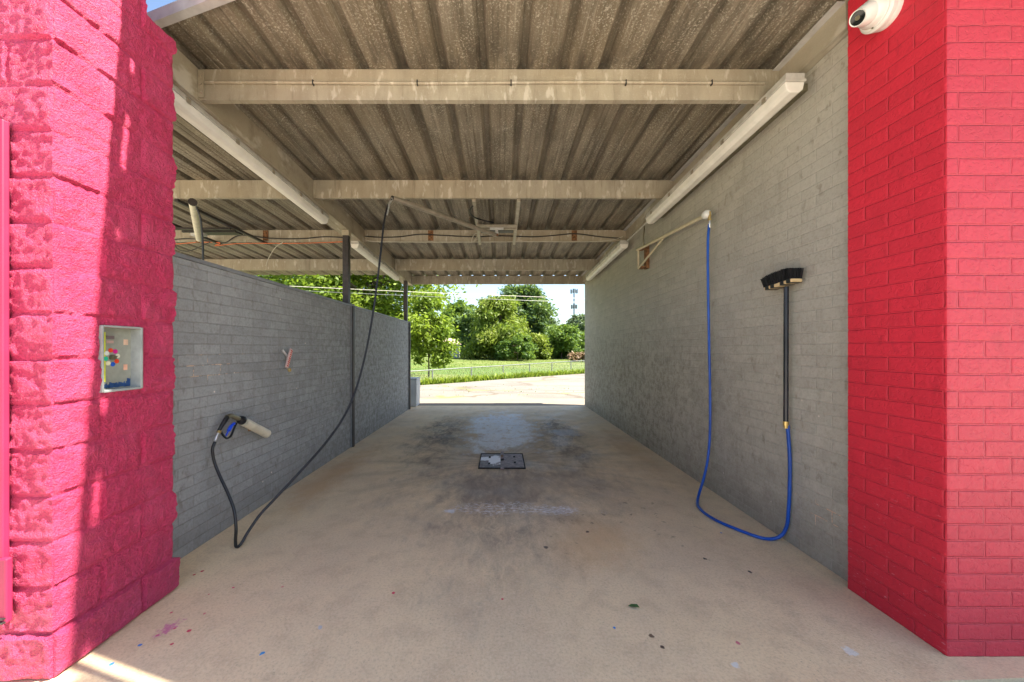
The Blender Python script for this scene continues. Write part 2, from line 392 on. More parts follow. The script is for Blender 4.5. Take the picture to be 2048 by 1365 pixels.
def steel_mat():
    m, n, c, ob = galv_mat('weathered_purlin_steel', (.44,.395,.30), (.33,.29,.215), (.58,.53,.43), (.38,.31,.20), .4)
    x, y, z = n.xyz(ob)[0:3]
    # pale drip marks and faint rust
    d = n.ramp(n.noise(n.mapping(ob, scale=(4.5, 1, 1.6)), 3.2, 3, .6), .56, .68)
    c = n.mix(n.m('MULTIPLY', d, .45), c, (.76,.72,.62))
    d2 = n.ramp(n.noise(n.mapping(ob, scale=(7, 1, .7)), 3.2, 4, .65), .54, .70)
    c = n.mix(n.m('MULTIPLY', d2, .45), c, (.20,.165,.11))
    r = n.ramp(n.noise(ob, 2.6, 5, .7), .66, .74)
    c = n.mix(n.m('MULTIPLY', r, .7), c, (.27,.12,.045))
    n.col(c); n.rough(.65); return m
M['steel'] = steel_mat()
M['rust'] = plain('rusty_steel', (.20,.095,.04), .9, var=.5, scale=30, bump=.002)
M['flash'] = plain('pale_galvanised_trim', (.52,.51,.49), .5, .2, var=.12, scale=9)
M['darkpost'] = plain('black_painted_post', (.035,.028,.026), .5, var=.3, scale=20)
M['greypost'] = plain('grey_painted_strip', (.20,.21,.22), .5, var=.12)
M['diffuser'] = plain('milky_diffuser', (.82,.79,.71), .35, var=.06, scale=8)
M['housing'] = plain('light_grey_plastic', (.50,.48,.43), .5, var=.12, scale=14)
M['white'] = plain('white_plastic', (.74,.74,.69), .35, var=.04)
M['whitebin'] = plain('dull_white_plastic', (.52,.54,.55), .5, var=.08, scale=4)
M['black'] = plain('black_rubber', (.012,.013,.016), .38, var=.3)
M['blackm'] = plain('black_anodised_tube', (.02,.022,.03), .25, .3, var=.2)
M['blueh'] = plain('blue_hose_rubber', (.005,.075,.40), .35, var=.2, scale=6)
M['bluep'] = plain('blue_plastic', (.01,.07,.65), .3, var=.1)
M['brass'] = plain('brass', (.55,.40,.15), .35, .9, var=.2)
M['chrome'] = plain('crimped_steel', (.60,.60,.58), .3, .9, var=.2, scale=40)
M['cream'] = plain('cream_pipe', (.60,.52,.35), .5, var=.1, scale=9)
M['pvc'] = plain('aged_pvc', (.60,.55,.43), .45, var=.12, scale=12)
M['boomgrey'] = plain('grey_steel_tube', (.36,.32,.25), .45, .5, var=.15)
M['olive'] = plain('tarnished_valve', (.22,.20,.13), .4, .6, var=.2)
M['bristle'] = plain('black_bristle', (.006,.006,.007), .85, var=.4, scale=60)
M['wood'] = plain('bare_wood', (.62,.46,.24), .7, var=.15, scale=30)
M['orange'] = plain('orange_wire', (.65,.14,.03), .5)
M['wire'] = plain('dark_wire', (.03,.028,.025), .6)
M['palewire'] = plain('pale_wire', (.55,.52,.42), .6)
M['glass'] = plain('dark_lens_glass', (.01,.012,.01), .05, var=.1)
M['plate'] = plain('rusted_drain_plate', (.24,.185,.175), .6, .2, var=.35, scale=22, bump=.002)
M['darkhole'] = plain('black_pit', (.01,.009,.008), .9)
M['panel'] = plain('scuffed_panel_face', (.27,.28,.235), .4, var=.12, scale=20)
M['frame'] = plain('panel_frame_paint', (.31,.33,.32), .4, var=.2)
M['fence'] = plain('fence_steel', (.20,.21,.19), .5, .4, var=.15)
M['leafg'] = plain('fallen_leaf_green', (.05,.13,.03), .6)
M['woodpole'] = plain('pole_timber', (.17,.13,.10), .9, var=.2)
def dec(c, nm): return plain(nm, c, .5, var=.12, scale=40)

# ------------------------------------------------------------------ setting: ground
def slab(name, poly, z, m, th=.0):
    b = MB(); b.quad(*[(x, y, z) for x, y in poly])
    if th:
        k = len(poly)
        for i in range(k):
            (x0, y0), (x1, y1) = poly[i], poly[(i+1) % k]
            b.quad((x0,y0,z), (x0,y0,z-th), (x1,y1,z-th), (x1,y1,z))
    return tag(b.build(name, m), kind='structure')
edge = lambda X: 1.532+.042*(X-.0)-.004*0+.0          # front joint of the bay slab
slab('bay_floor', [(-6.95, edge(-6.95)), (2.6, edge(2.6)), (2.6, 9.50), (-6.95, 9.50)], 0, M['floor'], .12)
slab('front_apron', [(-24, -22), (24, -22), (24, edge(14)), (-24, edge(-14))][::1], -.012, M['drive'])
slab('bounce_yard', [(-24, edge(-14)+.01), (-6.96, edge(-14)+.01), (-6.96, 9.52), (-24, 9.52)], -.014, M['drive'])  # unseen pale ground, added to bounce light into the bay
slab('rear_apron', [(-14, 9.53), (14, 9.53), (14, 10.95), (-14, 10.95)], -.010, M['apron'])
E0 = Vector((-3.3, 15.1)); ED = Vector((.759, .651)).normalized(); EN = Vector((-ED.y, ED.x))
def epos(t, s): p = E0+ED*t+EN*s; return p.x, p.y
pl, pr = epos(-30, 0), epos(70, 0)
lot = MB(); es = [(-5.4, 0), (-3, .12), (0, -.05), (2, -.12), (5, .06), (8, .12), (12, -.08), (20, 0), (40, 0)]
top = [epos(*q) for q in es]
for (xa, ya), (xb, yb) in zip(top, top[1:]): lot.quad((xa, 10.96, -.016), (xb, 10.96, -.016), (xb, yb, -.016), (xa, ya, -.016))
tag(lot.build('parking_lot', M['lot']), kind='structure')
slab('rear_road', [(-60, -60), (60, -60), (60, -22.02), (-60, -22.02)], -.014, M['lot'])
def gheight(s):
    if s < .0: return -.06
    if s < 1.8: return -.06-.5*(s/1.8)
    if s < 48: return -.56+.86*((s-1.8)/46.2)
    return .30
b = MB(); ss = [-260, -80, -40, -20, -5, 0, .5, 1.1, 1.8, 3, 6, 10, 16, 24, 34, 48, 70, 110, 200, 500, 1400]; ts = [-1500, -400, -120, -60, -30, -15, -5, 0, 5, 10, 20, 35, 60, 100, 250, 600, 1500]
for j, s in enumerate(ss):
    for t in ts:
        x, y = epos(t, s); b.v.append((x, y, gheight(s)))
for j in range(len(ss)-1):
    for i in range(len(ts)-1):
        k = j*len(ts)+i; b.f.append((k, k+1, k+1+len(ts), k+len(ts)))
tag(b.build('grass_field', M['field']), kind='structure')

# ------------------------------------------------------------------ grey brick walls and red pillars
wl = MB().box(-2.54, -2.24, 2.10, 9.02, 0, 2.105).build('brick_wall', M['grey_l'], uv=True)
tag(wl, 'low grey painted brick partition wall on the left of the bay, open above', 'wall')
cp = MB().box(-2.55, -2.23, 2.10, 9.03, 2.107, 2.137).build('wall_cap', M['greypost'], wl, bevel=.004)
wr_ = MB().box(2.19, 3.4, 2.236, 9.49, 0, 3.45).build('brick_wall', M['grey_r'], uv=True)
tag(wr_, 'tall grey-brown painted brick wall along the right of the bay', 'wall')
# right pillar: light difference between inner and front face put into separate reds
rp = empty('red_brick_pillar', (2.3, 1.9, 0), 'smooth red painted brick pillar at the right front corner of the bay', 'pillar')
def slabwall(p, q, z0, z1, m, name, parent):
    b = MB(); b.quad((p[0],p[1],z0), (q[0],q[1],z0), (q[0],q[1],z1), (p[0],p[1],z1)); return b
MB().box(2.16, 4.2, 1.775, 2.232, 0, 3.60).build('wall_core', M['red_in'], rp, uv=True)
def brick_face(name, p0, p1, nrm, corner_end, m, offu, ukey):
    """painted bricks with recessed joints and slightly worn arrises"""
    st = .0062; p0, p1 = Vector(p0), Vector(p1); L = (p1-p0).length; nu = round(L/st); nv = round(3.60/st)
    us = np.linspace(0, 1, nu+1); V = []
    for r in range(nv+1):
        z = 3.60*r/nv; row = math.floor((z+.003)/.0794); dz = (z+.003)-row*.0794
        for k in range(nu+1):
            p = p0.lerp(p1, us[k]); u = (p.x if ukey == 'x' else p.y)+offu+.003
            o = .127 if row % 2 == 0 else 0.0; du = (u+o) % .254
            q = Vector((p.x*9, p.y*9, z*9)); wv = .0016*noise.noise(q*3.1)
            e = min(dz, .0794-dz, du, .254-du)+wv
            g = min(1, max(0, (e-.0035)/.0065)); g = g*g*(3-2*g)
            d = -.0014*(1-g)+.0018*noise.noise(q*1.3)+.0012*noise.noise(q*6)
            n = Vector(nrm)
            ce = (us[k]*L if corner_end == 0 else (1-us[k])*L)
            if ce < st*1.5: n = Vector((-1, -1)); d -= (.0015+.003*abs(noise.noise(q*2.2)))*(1-ce/(st*1.5))
            V.append((p.x+n.x*d, p.y+n.y*d, z))
    b = MB(); b.v = V; W = nu+1
    b.f = [(r*W+k, r*W+k+1, (r+1)*W+k+1, (r+1)*W+k) for r in range(nv) for k in range(nu)]
    o = b.build(name, m, rp, smooth=True)
    l = o.data.uv_layers.new(name='UVMap'); vi = np.empty(len(o.data.loops), dtype=np.int32); o.data.loops.foreach_get('vertex_index', vi)
    a = np.array(V)[vi]; l.data.foreach_set('uv', np.stack([a[:, 0 if ukey == 'x' else 1], a[:, 2]], 1).astype(np.float32).ravel())
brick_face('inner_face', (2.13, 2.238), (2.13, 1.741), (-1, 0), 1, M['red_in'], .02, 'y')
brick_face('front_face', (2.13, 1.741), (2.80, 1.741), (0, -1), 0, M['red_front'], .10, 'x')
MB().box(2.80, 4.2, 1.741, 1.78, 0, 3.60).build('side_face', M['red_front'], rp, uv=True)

def split_pillar():
    root = empty('red_block_pillar', (-2.2, 1.9, 0), 'rough split-face concrete block pillar painted pinkish red, left front corner', 'pillar')
    path = [(-3.2, 1.617), (-1.985, 1.617), (-1.985, 2.226), (-2.30, 2.226)]
    seg = [];  st = .0105
    cum = 0; pts = []
    nrm = [(0,-1), (1,0), (0,1)]
    for i in range(3):
        a, c = Vector(path[i]), Vector(path[i+1]); L = (c-a).length; k = max(2, round(L/st))
        for j in range(k+(1 if i == 2 else 0)):
            t = j/k; p = a.lerp(c, t); n = Vector(nrm[i])
            if j == 0 and i > 0: n = Vector(nrm[i])+Vector(nrm[i-1])
            pts.append((p, n, cum+L*t, i))
        cum += L
    H = .2032; rows = int(4.3/st); L0 = 1.215                  # u of the first corner
    nz = noise.noise; V = []
    for r in range(rows+1):
        z = 4.3*r/rows; course = int(z//H); dz = z-course*H; ez = min(dz, H-dz)
        offs = .2032 if course % 2 else 0.0
        for (p, n, u, i) in pts:
            uu = u-L0+offs+4.064; blk = int(uu//.4064); du = uu-blk*.4064; eu = min(du, .4064-du)
            e = min(ez, eu)
            g = min(1, max(0, (e-.003)/.013)); g = g*g*(3-2*g)
            q = Vector((p.x*7+blk*3.7+course*1.9, p.y*7-course*2.3, z*7+course*.7))
            big = noise.fractal(q*.8, 1.0, 2.0, 4); rid = abs(nz(q*2.1))
            sm = noise.fractal(q*5.5, .8, 2.1, 3)
            d = -.009+g*(.008+.010*big+.007*rid+.006*sm+(.014 if course == 0 else 0))
            if i == 0 and u < .985 : d = max(-.02, min(d, .0))
            nn = Vector((n.x, n.y))
            V.append((p.x+nn.x*d, p.y+nn.y*d, z))
    W = len(pts); Fc = []
    for r in range(rows):
        z = 4.3*(r+.5)/rows
        for k in range(W-1):
            p, n, u, i = pts[k]; y = (pts[k][0].y+pts[k+1][0].y)/2
            if i == 1 and 1.818 < y < 2.008 and 1.258 < z < 1.580: continue
            if z > 3.345 and ((i == 1 and y > 2.045) or i == 2): continue
            a = r*W+k; Fc.append((a, a+1, a+1+W, a+W))
    b = MB(); b.v = V; b.f = Fc
    b.build('split_face', M['block'], root, smooth=True)
    c = MB().box(-3.2, -2.06, 1.66, 2.19, 0, 3.34).box(-3.2, -2.02, 1.66, 2.04, 3.341, 4.28)
    c.build('block_core', M['block'], root)
    return root
split_pillar()
# painted steel cabinet edge on the front of the left pillar
cab = MB().box(-3.0, -2.165, 1.585, 1.612, .30, 2.47).box(-3.0, -2.135, 1.575, 1.600, .28, .56).build('steel_cabinet', M['red_metal'], bevel=.006)
tag(cab, 'flat red painted steel cabinet front on the left pillar at the photo edge', 'cabinet')
MB().box(-3.0, -2.137, 1.566, 1.578, .285, .292).box(-3.0, -2.137, 1.566, 1.578, .303, .308).build('slot', M['darkpost'], cab)

# payment panel set in the left pillar
def pay_panel():
    X = -1.985; Y0, Y1, Z0, Z1 = 1.812, 2.012, 1.252, 1.586
    r = empty('payment_panel', (X, 1.91, Z0), 'recessed metal wash control panel with round coloured dial in the red block pillar', 'control panel')
    f = MB()
    f.box(X-.09, X+.012, Y0-.004, Y0+.006, Z0, Z1).box(X-.09, X+.012, Y1-.008, Y1+.004, Z0, Z1)
    f.box(X-.09, X+.012, Y0+.006, Y1-.008, Z1-.008, Z1+.002).box(X-.09, X+.012, Y0+.006, Y1-.008, Z0-.002, Z0+.010)
    f.build('frame', M['frame'], r, bevel=.002)
    P = X-.045
    MB().box(P-.012, P, Y0+.006, Y1-.008, Z0+.010, Z1-.008).build('face_plate', M['panel'], r)
    D = P+.0015
    def rect(nm, y0, y1, z0, z1, m, d=D): MB().box(P, d, y0, y1, z0, z1).build(nm, m, r)
    rect('yellow_stripe', 1.866, 1.875, 1.30, 1.555, dec((.62,.66,.02), 'decal_yellow'))
    rect('coin_slot_plate', 1.879, 1.916, 1.520, 1.537, dec((.16,.12,.12), 'decal_dark'), D+.002)
    rect('label_strip', 1.880, 1.914, 1.498, 1.512, dec((.45,.30,.26), 'decal_tan'))
    rect('notice_decal', 1.965, 1.988, 1.490, 1.520, dec((.62,.42,.30), 'decal_peach'))
    rect('notice_decal', 1.965, 1.985, 1.355, 1.385, dec((.66,.36,.25), 'decal_salmon'))
    bl = MB(); rr = random.Random(3)
    for k in range(24):
        y = 1.866+k*.0056; h = .008+.014*rr.random()+(.02 if k > 20 else 0)
        bl.box(P, D+.0004*(k % 3), y, y+.0048, 1.265+.004*rr.random(), 1.268+h+.006)
    bl.build('wave_decal', dec((.02,.07,.20), 'decal_navy'), r)
    cy, cz = 1.905, 1.425
    MB().lathe((P, cy, cz), (1,0,0), [(0,.014),(.012,.013),(.018,.010)], 16).bar((P+.016, cy-.012, cz+.002), (P+.016, cy+.012, cz+.004), .006, .006).build('dial_knob', M['olive'], r)
    cols = [(.62,.05,.02),(.55,.01,.22),(.68,.66,.50),(.62,.05,.01),(.01,.09,.50),(.70,.66,.45),(.02,.50,.30),(.68,.70,.66)]
    for k, cc in enumerate(cols):
        a = R(100-k*45)
        MB().lathe((P, cy+.030*math.cos(a), cz+.037*math.sin(a)), (1,0,0), [(0,.0115),(.002,.0115)], 14).build('program_dot', dec(cc, 'decal_dot'), r)
pay_panel()

# ------------------------------------------------------------------ canopy
SL = .0336
def rz(y): return 3.603-SL*(y-2.80)
yf = lambda x: 2.435-.30*(x+2.33)          # slanting front edge of the roof
YB = 9.60
can = empty('metal_canopy', (-2.4, 5.5, 0), 'galvanised corrugated metal roof on steel purlins covering the wash bays', 'roof canopy')
def sheet(x0, x1, yb, name):
    prof = []; ribs = []
    k = math.floor((x0+.13)/.305)
    x = -.13+k*.305
    P = [(-.049, 0, 0), (-.019, .042, 1), (.019, .042, 1), (.049, 0, 0), (.118, 0, 0), (.124, .004, .25), (.136, .004, .25), (.142, 0, 0), (.17, 0, 0), (.176, .004, .25), (.188, .004, .25), (.194, 0, 0)]
    while x < x1+.3:
        for dx, dz, w_ in P:
            if x0 <= x+dx <= x1: prof.append((x+dx, dz)); ribs.append(w_)
        x += .305
    prof = [(x0, 0)]+prof+[(x1, 0)]; ribs = [0]+ribs+[0]
    nz_ = 2
    V, Fc, A = [], [], []
    for lay, off in ((0, 0.0), (1, .0015)):
        for (px, dz), rb in zip(prof, ribs):
            ya = yf(px)
            V.append((px, ya, rz(ya)+dz+off)); V.append((px, yb, rz(yb)+dz+off)); A += [rb, rb]
    n = len(prof)
    for i in range(n-1):
        a = 2*i; Fc.append((a, a+1, a+3, a+2)); a += 2*n; Fc.append((a, a+2, a+3, a+1))
    b = MB(); b.v = V; b.f = Fc; o = b.build(name, M['sheet'], can)
    at_ = o.data.attributes.new('rib', 'FLOAT', 'POINT'); at_.data.foreach_set('value', A)
    return o
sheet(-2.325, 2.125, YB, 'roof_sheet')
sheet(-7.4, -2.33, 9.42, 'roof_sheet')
sheet(2.126, 6.6, 2.33, 'roof_sheet')  # out-of-view roof extension, added to keep sun off the bay floor
# front and side trim
tr = MB()
for xa, xb in ((-7.4, 6.6),):
    a = Vector((xa, yf(xa), rz(yf(xa)))); c = Vector((xb, yf(xb), rz(yf(xb))))
    tr.bar(a+Vector((0,-.02,.012)), c+Vector((0,-.02,.012)), .05, .075)
tr.build('edge_trim', M['flash'], can)
# unseen panels added over the entrance, shaped to cast the pillar's slanting shade edge
hl = lambda x: 1.985-.30*(x+1.985)
def hpan(xa, xb, o0, o1): return [(xa,hl(xa)+o0,4.15),(xb,hl(xb)+o0,4.15),(xb,hl(xb)+o1,4.15),(xa,hl(xa)+o1,4.15),(xa,hl(xa)+o0,4.25),(xb,hl(xb)+o0,4.25),(xb,hl(xb)+o1,4.25),(xa,hl(xa)+o1,4.25)]
hd = MB().hexa(hpan(-1.95, 5.0, 0, .055)).hexa(hpan(-1.95, 5.0, .085, .50))
xx = -1.95
for k in range(16):
    if not .75 < xx+.05 < 1.55: hd.hexa(hpan(xx, xx+.10+.05*(k % 3), .056, .084))
    xx += .23+.04*(k % 4)
for xa_, xb_ in ((.86, 1.10), (1.15, 1.38), (1.43, 2.0)): hd.hexa(hpan(xa_, xb_, -.55, -.012))  # added blockers that narrow and break the sun on the floor
hd.box(2.5, 2.65, 1.3, 1.45, 3.6, 4.149).build('shade_panels', M['flash'], can)
tr = MB(); tr.hexa([(2.126,2.25,3.452),(2.186,2.25,3.452),(2.186,9.5,3.452-.243),(2.126,9.5,3.452-.243),(2.126,2.25,rz(2.25)+.05),(2.186,2.25,rz(2.25)+.05),(2.186,9.5,rz(9.5)+.05),(2.126,9.5,rz(9.5)+.05)])
tr.build('wall_channel', M['steel'], can)
tr = MB(); a, c = (2.10,2.25,rz(2.25)-.012), (2.10,9.5,rz(9.5)-.012); tr.bar(a, c, .05, .006); tr.build('wall_angle', M['flash'], can)
tr = MB().hexa([(2.19,2.24,3.452),(3.4,2.24,3.452),(3.4,9.6,3.452),(2.19,9.6,3.452),(2.19,2.24,3.72),(3.4,2.24,3.72),(3.4,9.6,3.60),(2.19,9.6,3.60)])
tr.build('building_roof', M['flash'], can)
PUR = [(2.80, .233), (4.50, .215), (6.20, .190), (7.96, .235), (9.49, .215)]
def purlin(x0, x1, y, d):
    t = rz(y)-.002; z0 = t-d; th = .004; b = MB(); y -= .018
    b.box(x0, x1, y, y+th, z0, t)                           # web
    b.box(x0, x1, y-.0005, y+.040, z0-th, z0)               # bottom flange
    b.box(x0, x1, y+.036, y+.040, z0, z0+.018)              # bottom lip
    b.box(x0, x1, y+th, y+.040, t-th, t)                    # top flange
    b.box(x0, x1, y-.0035, y, z0-th, z0+.010)               # rolled lower edge
    return b
for i, (y, d) in enumerate(PUR):
    p = purlin(-2.298, 2.125 if i < 4 else 2.188, y, d).build('purlin', M['steel'], can)
    if i < 4: purlin(-7.4, -2.502, y, d).build('purlin', M['steel'], can)
    # clip plate with bolts at the rafter
    c = MB().box(-2.297, -2.255, y-.030, y-.0225, rz(y)-d+.01, rz(y)-.012)
    for zz in (.05, .11, .17): c.lathe((-2.276, y-.030, rz(y)-d+zz), (0,-1,0), [(0,.009),(.008,.009)], 8)
    c.build('clip_plate', M['steel'], p)
    if i == 2:
        for px in (862, 1148):
            X = (px-CX)*y/F; MB().box(X-.045, X+.045, y-.026, y-.0215, rz(y)-d+.005, rz(y)-.01).build('rusty_cleat', M['rust'], p)
        MB().box(-4.02, -3.93, y-.026, y-.0215, rz(y)-d+.005, rz(y)-.01).build('rusty_cleat', M['rust'], p)
# rafter between the bays, following the slope
def sl_box(x0, x1, y0, y1, a0, a1):
    return [(x0,y0,rz(y0)+a0),(x1,y0,rz(y0)+a0),(x1,y1,rz(y1)+a0),(x0,y1,rz(y1)+a0),(x0,y0,rz(y0)+a1),(x1,y0,rz(y0)+a1),(x1,y1,rz(y1)+a1),(x0,y1,rz(y1)+a1)]
rf = MB().hexa(sl_box(-2.306, -2.300, 2.45, 9.52, -.240, -.003)).hexa(sl_box(-2.50, -2.494, 2.45, 9.52, -.240, -.003))
rf.hexa(sl_box(-2.50, -2.3005, 2.45, 9.52, -.246, -.2405)).hexa(sl_box(-2.318, -2.286, 2.45, 9.52, -.256, -.2465))
rf.build('rafter', M['steel'], can)
MB().hexa(sl_box(-7.2, -7.0, 2.45, 9.42, -.24, -.003)).build('rafter', M['steel'], can)
for y in (5.50, 8.93):
    p = MB().box(-2.365, -2.278, y-.04, y+.045, 2.138, rz(y)-.258).build('post', M['darkpost'], can, bevel=.004)
    if y < 8: MB().box(-2.372, -2.270, y-.048, y+.052, rz(y)-.34, rz(y)-.26).build('post_head', M['steel'], p)
    q = MB().box(-2.238, -2.222, y-.055, y-.03, 0, 2.15).box(-2.238, -2.222, y+.03, y+.055, 0, 2.15).build('post_strip', M['greypost'], p)
    MB().box(-2.238, -2.205, y-.029, y+.029, 0, 2.12).build('lower_post', M['darkpost'], p)

# ------------------------------------------------------------------ fluorescent fixtures
def fixture(xc, y0, y1, label):
    zb = rz((y0+y1)/2); L = y1-y0
    r = empty('light_fixture', (xc, y0, rz(y0)-.20), label, 'light', 'long strip lights under the roof')
    def sx(x0, x1, ya, yb_, a0, a1): return [Vector(p)+Vector((0,0,0)) for p in sl_box(x0, x1, ya, yb_, a0, a1)]
    h = MB().hexa(sl_box(xc-.065, xc+.065, y0, y1, -.275, -.235)).hexa(sl_box(xc-.074, xc+.074, y0-.004, y1+.004, -.292, -.276))
    h.build('housing', M['housing'], r, bevel=.004)
    d = MB(); prof = [(-.068, -.293), (-.058, -.345), (-.030, -.366), (.030, -.366), (.058, -.345), (.068, -.293)]
    V = [(xc+px, y, rz(y)+pz) for y in (y0+.006, y1-.006) for px, pz in prof]; d.v = V
    d.f = [(i, i+1, i+7, i+6) for i in range(5)]+[(5, 0, 6, 11), (5,4,3,2,1,0), (6,7,8,9,10,11)]
    d.build('diffuser', M['diffuser'], r, bevel=.006)
    for k in range(5):
        for s in (-1, 1):
            y = y0+.2+k*(L-.4)/4
            MB().hexa(sl_box(xc+s*.077-.004, xc+s*.077+.004, y-.018, y+.018, -.305, -.27)).build('clip', M['boomgrey'], r)
    return r
fixture(2.038, 2.52, 4.96, 'near strip light along the top of the right grey brick wall')
fixture(2.038, 6.00, 8.44, 'far strip light on the right grey wall, beyond the hose arm')
fixture(-2.40, 2.52, 4.96, 'strip light beneath the left rafter, cut off by the red block pillar')
fixture(-2.40, 6.00, 8.44, 'strip light beneath the left rafter beyond the black post')
bk = MB().hexa(sl_box(2.115, 2.188, 2.60, 4.90, -.30, -.25)).build('mounting_batten', M['olive'], None)
tag(bk, 'dark rusty batten on the wall behind the near right strip light', 'batten')
cn = MB().tube([(2.06, 4.99, rz(4.99)-.27), (2.06, 5.97, rz(5.97)-.27)], .011, 8).build('conduit', M['housing'])
tag(cn, 'thin grey conduit linking the two strip lights on the right wall', 'conduit')
# conduit on the first purlin
cn = MB().tube([(x, 2.768, 3.488+.004*math.sin(x*2.3)) for x in np.linspace(-2.24, 2.0, 22)], .010, 8)
cn = tag(cn.build('conduit', M['steel'], smooth=True), 'thin metal conduit clipped along the nearest purlin', 'conduit')
for x in (-1.42, -.63, .08, .95, 1.6): MB().box(x-.004, x+.004, 2.755, 2.779, 3.470, 3.504).build('clip', M['wire'], cn)

# ------------------------------------------------------------------ overhead hose boom and its mount
def boom_mount(xa, xb, mat, label, pivot):
    r = empty('hose_boom', pivot, label, 'hose boom', 'swinging hose booms under the roof')
    for x in (xa, xb):
        MB().bar((x, 4.50, rz(4.5)-.240), (x-.02*(1 if x < pivot[0] else -.3), 6.24, rz(6.24)-.218), .045, .035).build('mount_bar', mat, r, bevel=.003)
    for yy in (pivot[1]-.06, pivot[1]+.05):
        MB().bar((xa-.01, yy, rz(yy)-.270), (xb+.01, yy, rz(yy)-.270), .035, .03).build('cross_bar', mat, r)
    MB().box(xa+.03, xb-.03, pivot[1]+.16, pivot[1]+.26, rz(5.5)-.262, rz(5.5)-.228).build('backing_plate', M['darkpost'], r)
    s = MB(); px_, py_, pz_ = pivot
    s.box(px_-.10, px_+.10, py_-.04, py_+.035, pz_+.055, pz_+.095).lathe((px_, py_, pz_-.03), (0,0,1), [(0,.028),(.03,.032),(.06,.022),(.10,.022)], 14)
    s.build('swivel', M['flash'], r, bevel=.004)
    MB().lathe((px_, py_-.02, pz_-.05), (0,0,1), [(0,.02),(.02,.03),(.035,.02)], 12).build('rusty_fitting', M['rust'], r)
    return r
piv = Vector((-.055, 5.34, 3.165)); tip = Vector((-1.205, 4.08, 3.155))
bm = boom_mount(-.33, .225, M['boomgrey'], 'grey hose boom swung across under the roof over the main bay', piv)
arm = MB().tube([piv+Vector((0,0,-.03)), tip], .029, 12).build('boom_arm', M['boomgrey'], bm, smooth=True)
MB().lathe(tip, (tip-piv), [(-.02,.027),(.012,.027),(.014,.015)], 12).build('end_collar', M['darkpost'], bm)
MB().tube(smooth_path([(-.33,4.6,3.30),(-.40,4.75,3.27),(-.36,4.95,3.26),(-.22,5.12,3.27),(-.10,5.22,3.28)]), .010, 8).build('supply_hose', M['black'], bm, smooth=True)
piv2 = Vector((-4.50, 5.45, 3.10)); tip2 = Vector((-3.50, 4.15, 3.14))
b2 = boom_mount(-4.78, -4.00, M['darkpost'], 'boom of the neighbouring bay, partly hidden by the left red pillar', piv2)
MB().tube([piv2, tip2], .040, 12).build('boom_arm', M['pvc'], b2, smooth=True)
MB().lathe(tip2, (tip2-piv2), [(-.01,.043),(.006,.043),(.008,.03)], 12).build('end_collar', M['darkpost'], b2)
hz = MB().tube(smooth_path([tip2+Vector((0,.05,-.03)), (-3.48,4.25,2.9), (-3.50,4.3,2.3), (-3.55,4.35,1.2), (-3.4,4.4,.3), (-3.1,4.3,.03)]), .011, 8)
tag(hz.build('hose', M['black'], smooth=True), 'black hose hanging down from the neighbouring bay boom behind the low wall', 'hose')

# black pressure hose: boom tip -> floor -> gun
Fl = Vector((-1.945, 2.684, .012)); d = Fl-tip
pts = [tip+Vector((-.005,-.02,-.02)), tip+Vector((-.045,-.035,-.10))]
for (x, y) in ((768,445),(762,500),(750,600),(735,690),(715,770),(690,830),(650,888),(590,955),(545,1003),(520,1030),(497,1063)):
    k = (x-CX)/F; t = (k*tip.y-tip.x)/(d.x-k*d.y); Y = tip.y+t*d.y; pts.append(at(x, y, Y))
pts += [at(482,1088,2.70), at(473,1097,2.69), at(471,1082,2.68), at(472,1055,2.68), at(468,1020,2.70), at(455,985,2.72), at(440,953,2.74), at(429,925,2.75), at(425,900,2.745), at(430,884,2.165*F/(CX-430))]
pts = [Vector((p.x, p.y, max(p.z, .012))) for p in pts]
ho = MB().tube(smooth_path(pts, 6), .0105, 10).build('pressure_hose', M['black'], smooth=True)
tag(ho, 'black hose hanging from the overhead boom and looping on the floor by the left wall', 'hose')
MB().tube([tip+Vector((0,-.01,-.005)), tip+Vector((-.03,-.03,-.07)), tip+Vector((-.055,-.04,-.20))], .014, 10).build('hose_ferrule', M['chrome'], ho, smooth=True)
# spray gun in its holster
def wp(x, y, X=-2.165): return at(x, y, -X*F/(CX-x))
ga = wp(430, 884)
gun = empty('spray_gun', wp(445,860), 'black and blue trigger spray gun hooked in the holster pipe on the left wall', 'spray gun')
MB().tube([wp(430,882), wp(434,872), wp(438,864)], .011, 10).build('hose_connector', M['chrome'], gun, smooth=True)
MB().lathe(wp(437,867), wp(442,856)-wp(437,867), [(0,.014),(.012,.016),(.026,.013)], 8).build('swivel_nut', M['brass'], gun)
g = MB(); hp = [wp(438,862), wp(443,853), wp(450,842), wp(454,836), wp(457,832)]
g.tube(hp, [.013,.014,.017,.018,.014], 10); g.build('handle', M['black'], gun, smooth=True)
g = MB().tube(smooth_path([wp(454,835), wp(462,832), wp(472,836), wp(481,839)]), .019, 10).build('valve_body', M['olive'], gun, smooth=True)
g = MB().tube(smooth_path([wp(441,862), wp(447,872), wp(454,877), wp(462,872), wp(468,858), wp(473,846)]), .008, 8).build('trigger_guard', M['black'], gun, smooth=True)
g = MB().tube(smooth_path([wp(452,872), wp(457,862), wp(463,852), wp(469,847)]), [.006]*8+[.014]*8+[.012]*8+[.010], 8).build('trigger', M['bluep'], gun, smooth=True)
g = MB().lathe(wp(480,839), wp(487,843)-wp(480,839), [(-.015,.022),(0,.030),(.02,.036),(.035,.036),(.04,.022)], 14).build('collar', M['black'], gun, smooth=True)
